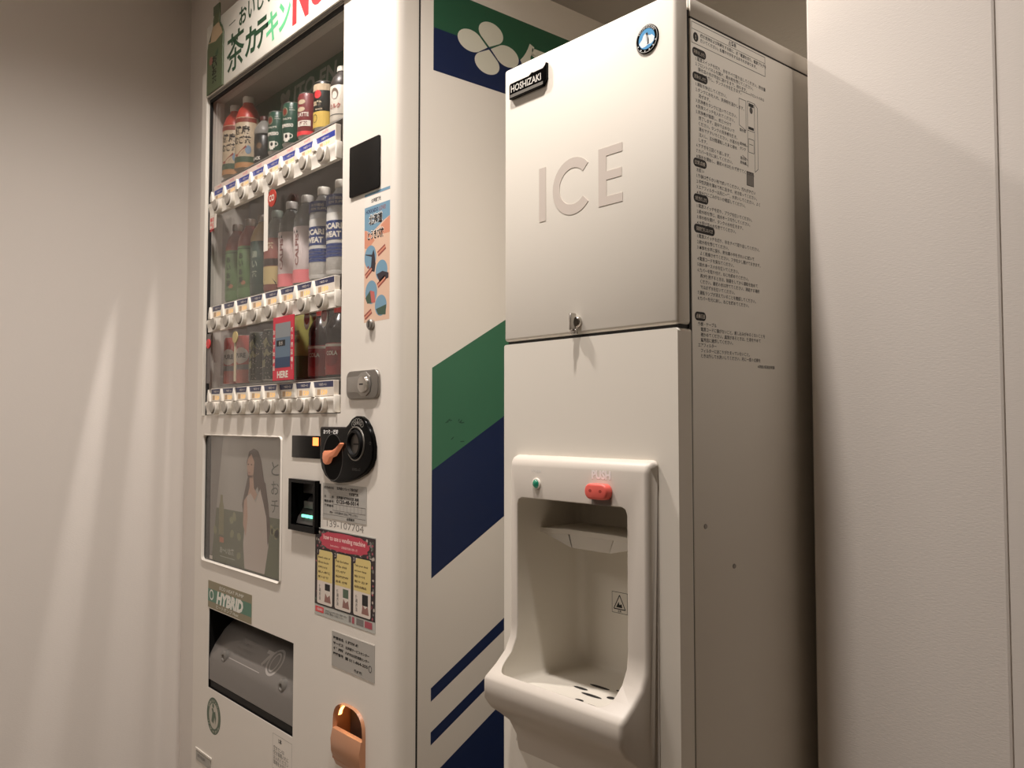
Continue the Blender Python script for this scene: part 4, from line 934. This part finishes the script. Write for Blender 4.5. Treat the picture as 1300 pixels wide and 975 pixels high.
def wrapt(b, Fc_, s, u, v, m, h, w=None, bold=0.03, l=2, rot=False): b.text(Fc_, s, u, v, m, h=h, w=w, bold=bold, l=l, align='C', res=2)
# top row
CRM = M('label_cream', (210, 190, 160), 0.45); BRN = M('label_brown_red', (150, 62, 48), 0.4)
def art_barley(b, Fc_):
    b.rect(Fc_, -0.045, 0.062, 0.128, 0.140, BRN, 1, 10); b.rect(Fc_, -0.045, 0.062, 0.018, 0.034, M('label_forest', (60, 86, 62), 0.4), 1, 10)
    b.rect(Fc_, -0.045, 0.062, 0.004, 0.018, M('barley_tan', (186, 134, 84), 0.5), 1, 10)
    b.ell(Fc_, 0.040, 0.052, 0.008, 0.012, M('label_skyblue', (126, 152, 176), 0.4), 1, 16)
    wrapt(b, Fc_, '健康', 0.022, 0.094, INK, 0.024, 0.044); wrapt(b, Fc_, 'むぎ茶', 0.022, 0.068, INK, 0.022, 0.050)
    b.poly(Fc_, [(0.0, 0.040), (0.02, 0.050), (0.034, 0.064), (0.036, 0.058), (0.024, 0.042), (0.006, 0.034)], BRN, 3)
RC = M('cap_tomato', (206, 74, 60), 0.35)
for i, x in enumerate((-2.297, -2.212)):
    bottle('drink_bottle', x, 0.972, 1.681, 0.034, 0.206, CRM, TW, ['stout barley tea bottle with red shoulder, at the far left of the top shelf', 'stout barley tea bottle with red shoulder, beside the black coffee bottle'][i], 'bottle', G1, art_barley, (0.004, 0.142, CRM), RC)
BK = M('can_black', (30, 34, 32), 0.35)
def art_black(b, Fc_):
    wrapt(b, Fc_, 'BLACK', 0.006, 0.012, TW, 0.009, 0.030); b.ell(Fc_, 0.016, 0.050, 0.008, 0.008, M('bean_brown', (110, 84, 60), 0.5), 1, 16)
bottle('coffee_bottle', -2.137, 0.985, 1.681, 0.027, 0.135, BK, M('cap_dark_red', (88, 44, 40), 0.4), 'black aluminium coffee bottle with dark red cap on the top shelf', 'bottle', G1, art_black, (0.006, 0.078, BK), M('neck_grey', (140, 138, 132), 0.4))
TG = M('can_tully_green', (36, 78, 62), 0.35)
def art_cup(b, Fc_):
    wrapt(b, Fc_, "TULLY'S", 0.012, 0.066, TW, 0.005, 0.026); wrapt(b, Fc_, 'ESPRESSO', 0.012, 0.047, TW, 0.009, 0.036, 0.05)
    b.rect(Fc_, 0.003, 0.021, 0.014, 0.032, TW, 1, 6); b.rect(Fc_, 0.007, 0.017, 0.010, 0.014, TW, 1, 4); b.ring(Fc_, 0.023, 0.024, 0.006, 0.006, 0.0018, TW, 1, 16)
    b.ell(Fc_, 0.012, 0.024, 0.004, 0.005, BK, 2, 12); b.ring(Fc_, 0.006, 0.087, 0.009, 0.011, 0.001, CRM, 1, 18); b.ell(Fc_, 0.006, 0.087, 0.007, 0.008, M('can_red_brown', (134, 64, 50), 0.4), 2, 16)
    b.text(Fc_, 'rich\naroma', 0.020, 0.098, TW, size=0.0055, l=2)
for i, x in enumerate((-2.055, -1.973)):
    can('drink_can', x, 0.985, 1.6905, 0.0265, 0.112, TG, ['dark green coffee can with white cup beside the black bottle', 'dark green coffee can with white cup beside the maroon can'][i], 'can', G1, art_cup)
MR = M('can_maroon', (128, 56, 58), 0.38)
def art_maroon(b, Fc_):
    b.rect(Fc_, -0.03, 0.04, 0.006, 0.016, RED, 1, 10); b.rect(Fc_, -0.002, 0.034, 0.028, 0.042, TW, 1, 6); wrapt(b, Fc_, '紅茶', 0.016, 0.030, MR, 0.010, 0.022)
    wrapt(b, Fc_, 'LATTE', 0.014, 0.052, TW, 0.010, 0.030)
    b.ell(Fc_, 0.010, 0.088, 0.011, 0.006, CRM, 1, 16); b.ell(Fc_, 0.008, 0.070, 0.012, 0.006, CRM, 1, 16)
can('drink_can', -1.891, 0.985, 1.6905, 0.0265, 0.112, MR, 'maroon and pink coffee can on the top shelf', 'can', G1, art_maroon)
def art_gold(b, Fc_):
    b.rect(Fc_, -0.04, 0.045, 0.004, 0.042, M('can_gold', (214, 182, 92), 0.4), 1, 12); b.rect(Fc_, -0.04, 0.045, 0.092, 0.108, CRM, 1, 12)
    b.ell(Fc_, 0.010, 0.083, 0.010, 0.010, RED, 2, 20); wrapt(b, Fc_, '無糖', 0.008, 0.056, CRM, 0.012, 0.026); b.ring(Fc_, 0.002, 0.026, 0.008, 0.010, 0.0015, INK, 2, 18); wrapt(b, Fc_, 'BLACK', 0.014, 0.045, CRM, 0.004, 0.02)
can('drink_can', -1.809, 0.985, 1.6905, 0.0270, 0.116, BK, 'black and gold coffee can with a red dot on the top shelf', 'can', G1, art_gold)
def art_white(b, Fc_):
    b.ell(Fc_, 0.010, 0.070, 0.010, 0.013, M('print_soft_brown', (120, 100, 84), 0.5), 1, 18); b.ell(Fc_, 0.010, 0.066, 0.007, 0.009, TW, 2, 16); wrapt(b, Fc_, 'ミルク', 0.010, 0.035, M('print_soft_red', (176, 92, 84), 0.5), 0.012, 0.03); b.rect(Fc_, -0.03, 0.04, 0.020, 0.022, INKG, 1, 8)
bottle('coffee_bottle', -1.7265, 0.985, 1.681, 0.028, 0.140, M('can_milky', (226, 218, 204), 0.35), TW, 'white milk coffee bottle at the right end of the top shelf', 'bottle', G1, art_white, (0.006, 0.090, MATS['can_milky']), M('neck_dark', (66, 60, 56), 0.4))
# middle row
TEA = M('tea_green', (96, 128, 82), 0.42); TEAR = M('tea_shoulder_brown', (140, 60, 48), 0.4)
def art_tea(b, Fc_):
    for k, ch in enumerate('おいお茶'):
        wrapt(b, Fc_, ch, 0.012, 0.110 - k * 0.022, M('tea_ink', (36, 56, 36), 0.5), 0.016, 0.016, 0.05)
    b.ell(Fc_, 0.020, 0.044, 0.007, 0.006, M('tea_blossom', (166, 116, 86), 0.5), 1, 14); b.rect(Fc_, -0.03, 0.045, 0.136, 0.138, MATS['tea_ink'], 1, 8)
for i, x in enumerate((-2.300, -2.218)):
    bottle('tea_bottle', x, 0.985, 1.331, 0.033, 0.222, TEA, M('cap_umber', (112, 96, 82), 0.4), ['green tea bottle with brown shoulder, at the far left of the middle shelf', 'green tea bottle with brown shoulder, beside the dark green tea bottle'][i], 'bottle', G2, art_tea, (0.030, 0.145, TEA), TEAR)
def art_dark(b, Fc_):
    for k, ch in enumerate('濃い茶'): wrapt(b, Fc_, ch, 0.014, 0.100 - k * 0.026, M('dark_tea_print', (150, 160, 142), 0.5), 0.018, 0.018)
bottle('tea_bottle', -2.137, 0.985, 1.331, 0.033, 0.218, M('dark_tea', (40, 62, 52), 0.35), M('cap_umber', (112, 96, 82), 0.4), 'very dark green tea bottle on the middle shelf', 'bottle', G2, art_dark, (0.030, 0.145, M('dark_tea_label', (46, 74, 66), 0.4)), M('amber_neck', (168, 140, 92), 0.4))
def art_tan(b, Fc_):
    b.rect(Fc_, -0.04, 0.05, 0.020, 0.066, M('latte_tan', (196, 176, 124), 0.45), 1, 12); b.poly(Fc_, [(-0.01, 0.024), (0.002, 0.034), (0.014, 0.038), (0.026, 0.034), (0.036, 0.024), (0.036, 0.018), (-0.01, 0.018)], M('dark_cocoa', (52, 40, 34), 0.4), 2)
    b.rect(Fc_, -0.04, 0.05, 0.068, 0.086, MATS['dark_cocoa'], 1, 12); wrapt(b, Fc_, '紅茶', 0.012, 0.110, CRM, 0.018, 0.034)
bottle('tea_bottle', -2.055, 0.985, 1.331, 0.033, 0.215, M('latte_body', (122, 66, 56), 0.4), M('cap_grey_green', (140, 150, 140), 0.4), 'brown and tan milk tea bottle on the middle shelf', 'bottle', G2, art_tan, (0.016, 0.140, M('latte_red', (142, 84, 74), 0.42)), M('grey_neck', (124, 130, 124), 0.35))
WC = M('calpis_white', (220, 206, 202), 0.4); WP = M('calpis_pink', (232, 128, 132), 0.4); CLR = M('clear_neck', (128, 132, 130), 0.25)
def art_pink(b, Fc_):
    b.rect(Fc_, -0.045, 0.055, 0.004, 0.036, WP, 1, 14); b.line(Fc_, (-0.04, 0.040), (0.05, 0.040), 0.002, TW, 2)
    vs_, fs_ = text_mesh('CALPIS', 0.03, 2, 1.0, 1.0); xs_ = [v[0] for v in vs_]; k_ = 0.078 / (max(xs_) - min(xs_))
    b.raw([Fc_(0.004 - v[1] * 0.014 + 0.010, 0.046 + (v[0] - min(xs_)) * k_, 2) for v in vs_], fs_, M('calpis_ink', (150, 104, 100), 0.5))
    for s_ in (-0.004, 0.006): b.poly(Fc_, [(s_, 0.126), (s_ + 0.006, 0.126), (s_ + 0.003, 0.134)], INK, 2)
for i, x in enumerate((-1.973, -1.891)):
    bottle('soda_bottle', x, 0.985, 1.331, 0.033, 0.222, WC, M('cap_cloud', (196, 192, 186), 0.35), ['white and pink soft drink bottle beside the milk tea bottle', 'white and pink soft drink bottle beside the blue labelled bottle'][i], 'bottle', G2, art_pink, (0.004, 0.142, WC), CLR)
PB = M('sport_blue', (38, 62, 120), 0.4); PW2 = M('sport_white', (214, 212, 206), 0.4)
def art_sport(b, Fc_):
    b.rect(Fc_, -0.05, 0.05, 0.082, 0.126, PB, 1, 16); wrapt(b, Fc_, 'POCARI', 0.006, 0.106, TW, 0.014, 0.062, 0.05, 3); wrapt(b, Fc_, 'SWEAT', 0.008, 0.087, TW, 0.014, 0.054, 0.05, 3)
    for z_ in (0.070, 0.062, 0.054, 0.046): b.rect(Fc_, -0.05, 0.05, z_ - 0.0035, z_ + 0.0035, PB, 1, 16)
for i, x in enumerate((-1.809, -1.7265)):
    t = bottle('sport_drink_bottle', x, 0.985, 1.331, 0.0335, 0.225, PW2, TW, ['white sports drink bottle with blue label beside the pink ones', 'white sports drink bottle with blue label, at the right end of the middle shelf'][i], 'bottle', G2, art_sport, (0.012, 0.145, PW2), M('sport_neck', (196, 198, 198), 0.35))
    b = B(); b.lathe([(0.0345, 0.160), (0.0350, 0.162), (0.0350, 0.184), (0.0345, 0.186)], (x, 0.985, 1.331), PB, 36, cap=False); b.text(cyl(x, 0.985, 0.0352, 1.331), '水分補給\nION SUPPLY', 0.004, 0.1800, TW, size=0.0085, l=1); b.build('neck_band', t)
# bottom row
R1 = M('can_scarlet', (178, 72, 62), 0.4); PKW = M('can_blush', (206, 196, 184), 0.4)
def art_pure(b, Fc_):
    b.ell(Fc_, 0.014, 0.078, 0.024, 0.022, PKW, 1, 24); wrapt(b, Fc_, 'PURE', 0.014, 0.072, INKG, 0.013, 0.032, 0.04)
    b.rect(Fc_, -0.045, 0.055, 0.040, 0.054, M('can_grey_mid', (122, 112, 106), 0.4), 1, 12); b.rect(Fc_, -0.045, 0.055, 0.004, 0.040, M('can_salmon', (184, 100, 84), 0.4), 1, 12)
for i, x in enumerate((-2.300, -2.218)):
    can('juice_can', x, 0.985, 1.1005, 0.033, 0.134, R1, ['red and pale juice can at the far left of the bottom shelf', 'red and pale juice can beside the polka dot cans'][i], 'can', G3, art_pure)
DG = M('can_ink_green', (30, 44, 36), 0.4); LF = M('leaf_pale', (160, 158, 116), 0.45)
def art_dots(b, Fc_):
    rs = random.Random(7)
    for k in range(90):
        b.ell(Fc_, rs.uniform(-0.035, 0.05), rs.uniform(0.006, 0.128), 0.0012, 0.0012, PKW, 1, 6)
    b.poly(Fc_, [(-0.004, 0.104), (0.010, 0.114), (0.026, 0.104), (0.034, 0.088), (0.022, 0.092), (0.006, 0.088)], LF, 2); b.poly(Fc_, [(-0.008, 0.082), (0.012, 0.086), (0.032, 0.080), (0.020, 0.068), (0.004, 0.066)], LF, 2)
    b.poly(Fc_, [(-0.006, 0.056), (0.008, 0.060), (0.008, 0.040), (-0.006, 0.038)], LF, 2); b.poly(Fc_, [(0.0, 0.096), (0.018, 0.102), (0.014, 0.094)], M('leaf_mid', (84, 104, 70), 0.45), 3)
for i, x in enumerate((-2.137, -2.055)):
    can('juice_can', x, 0.985, 1.1005, 0.033, 0.136, DG, ['dark green can with white dots and pale leaves, beside the red juice can', 'dark green can with white dots and pale leaves, beside the crimson frame'][i], 'can', G3, art_dots)
bottle('tea_bottle', -1.973, 0.985, 1.1005, 0.033, 0.150, M('teal_body', (74, 96, 84), 0.4), TW, 'muted green bottle half hidden behind the crimson frame', 'bottle', G3, None, (0.02, 0.10, M('teal_label', (84, 108, 92), 0.4)))
def art_yg(b, Fc_):
    b.rect(Fc_, -0.05, 0.055, 0.004, 0.058, M('grass_green', (86, 116, 66), 0.42), 1, 12); wrapt(b, Fc_, 'Green', 0.004, 0.108, M('olive_ink', (110, 112, 62), 0.5), 0.016, 0.03); wrapt(b, Fc_, 'Apple', 0.004, 0.086, MATS['olive_ink'], 0.016, 0.03)
can('juice_can', -1.891, 0.985, 1.1005, 0.033, 0.160, M('can_lime', (172, 168, 96), 0.42), 'tall yellow and green juice can on the bottom shelf', 'can', G3, art_yg)
CO = M('cola_dark', (34, 26, 24), 0.25); CR2 = M('cola_red', (168, 50, 46), 0.4)
def art_cola(b, Fc_):
    b.rect(Fc_, -0.05, 0.055, 0.070, 0.076, TW, 1, 14); b.ell(Fc_, 0.012, 0.045, 0.018, 0.020, M('cola_deep', (140, 40, 40), 0.4), 1, 24); wrapt(b, Fc_, 'COLA', 0.014, 0.050, TW, 0.010, 0.030, 0.03, 3); b.line(Fc_, (-0.02, 0.022), (0.045, 0.026), 0.003, TW, 2)
for i, x in enumerate((-1.809, -1.7265)):
    t = bottle('cola_bottle', x, 0.985, 1.1005, 0.033, 0.162, CO, CR2, ['dark cola bottle with red label, beside the yellow can', 'dark cola bottle with red label, at the right end of the bottom shelf'][i], 'bottle', G3, art_cola, (0.006, 0.078, CR2), CO)
    b = B(); b.prism([(x - 0.018 + 0.018 * (1 - math.cos(a_)), 0) for a_ in (0,)] or [], 0, 0, CO) if False else b.ell(front(0.9415), x + 0.004, 1.238, 0.015, 0.024, TW, 1, 24); b.ell(front(0.9415), x + 0.004, 1.242, 0.012, 0.016, CR2, 2, 20); b.build('neck_tag', t, smooth=False)
print('objects', len(bpy.data.objects), 'polys', sum(len(m.polygons) for m in bpy.data.meshes))
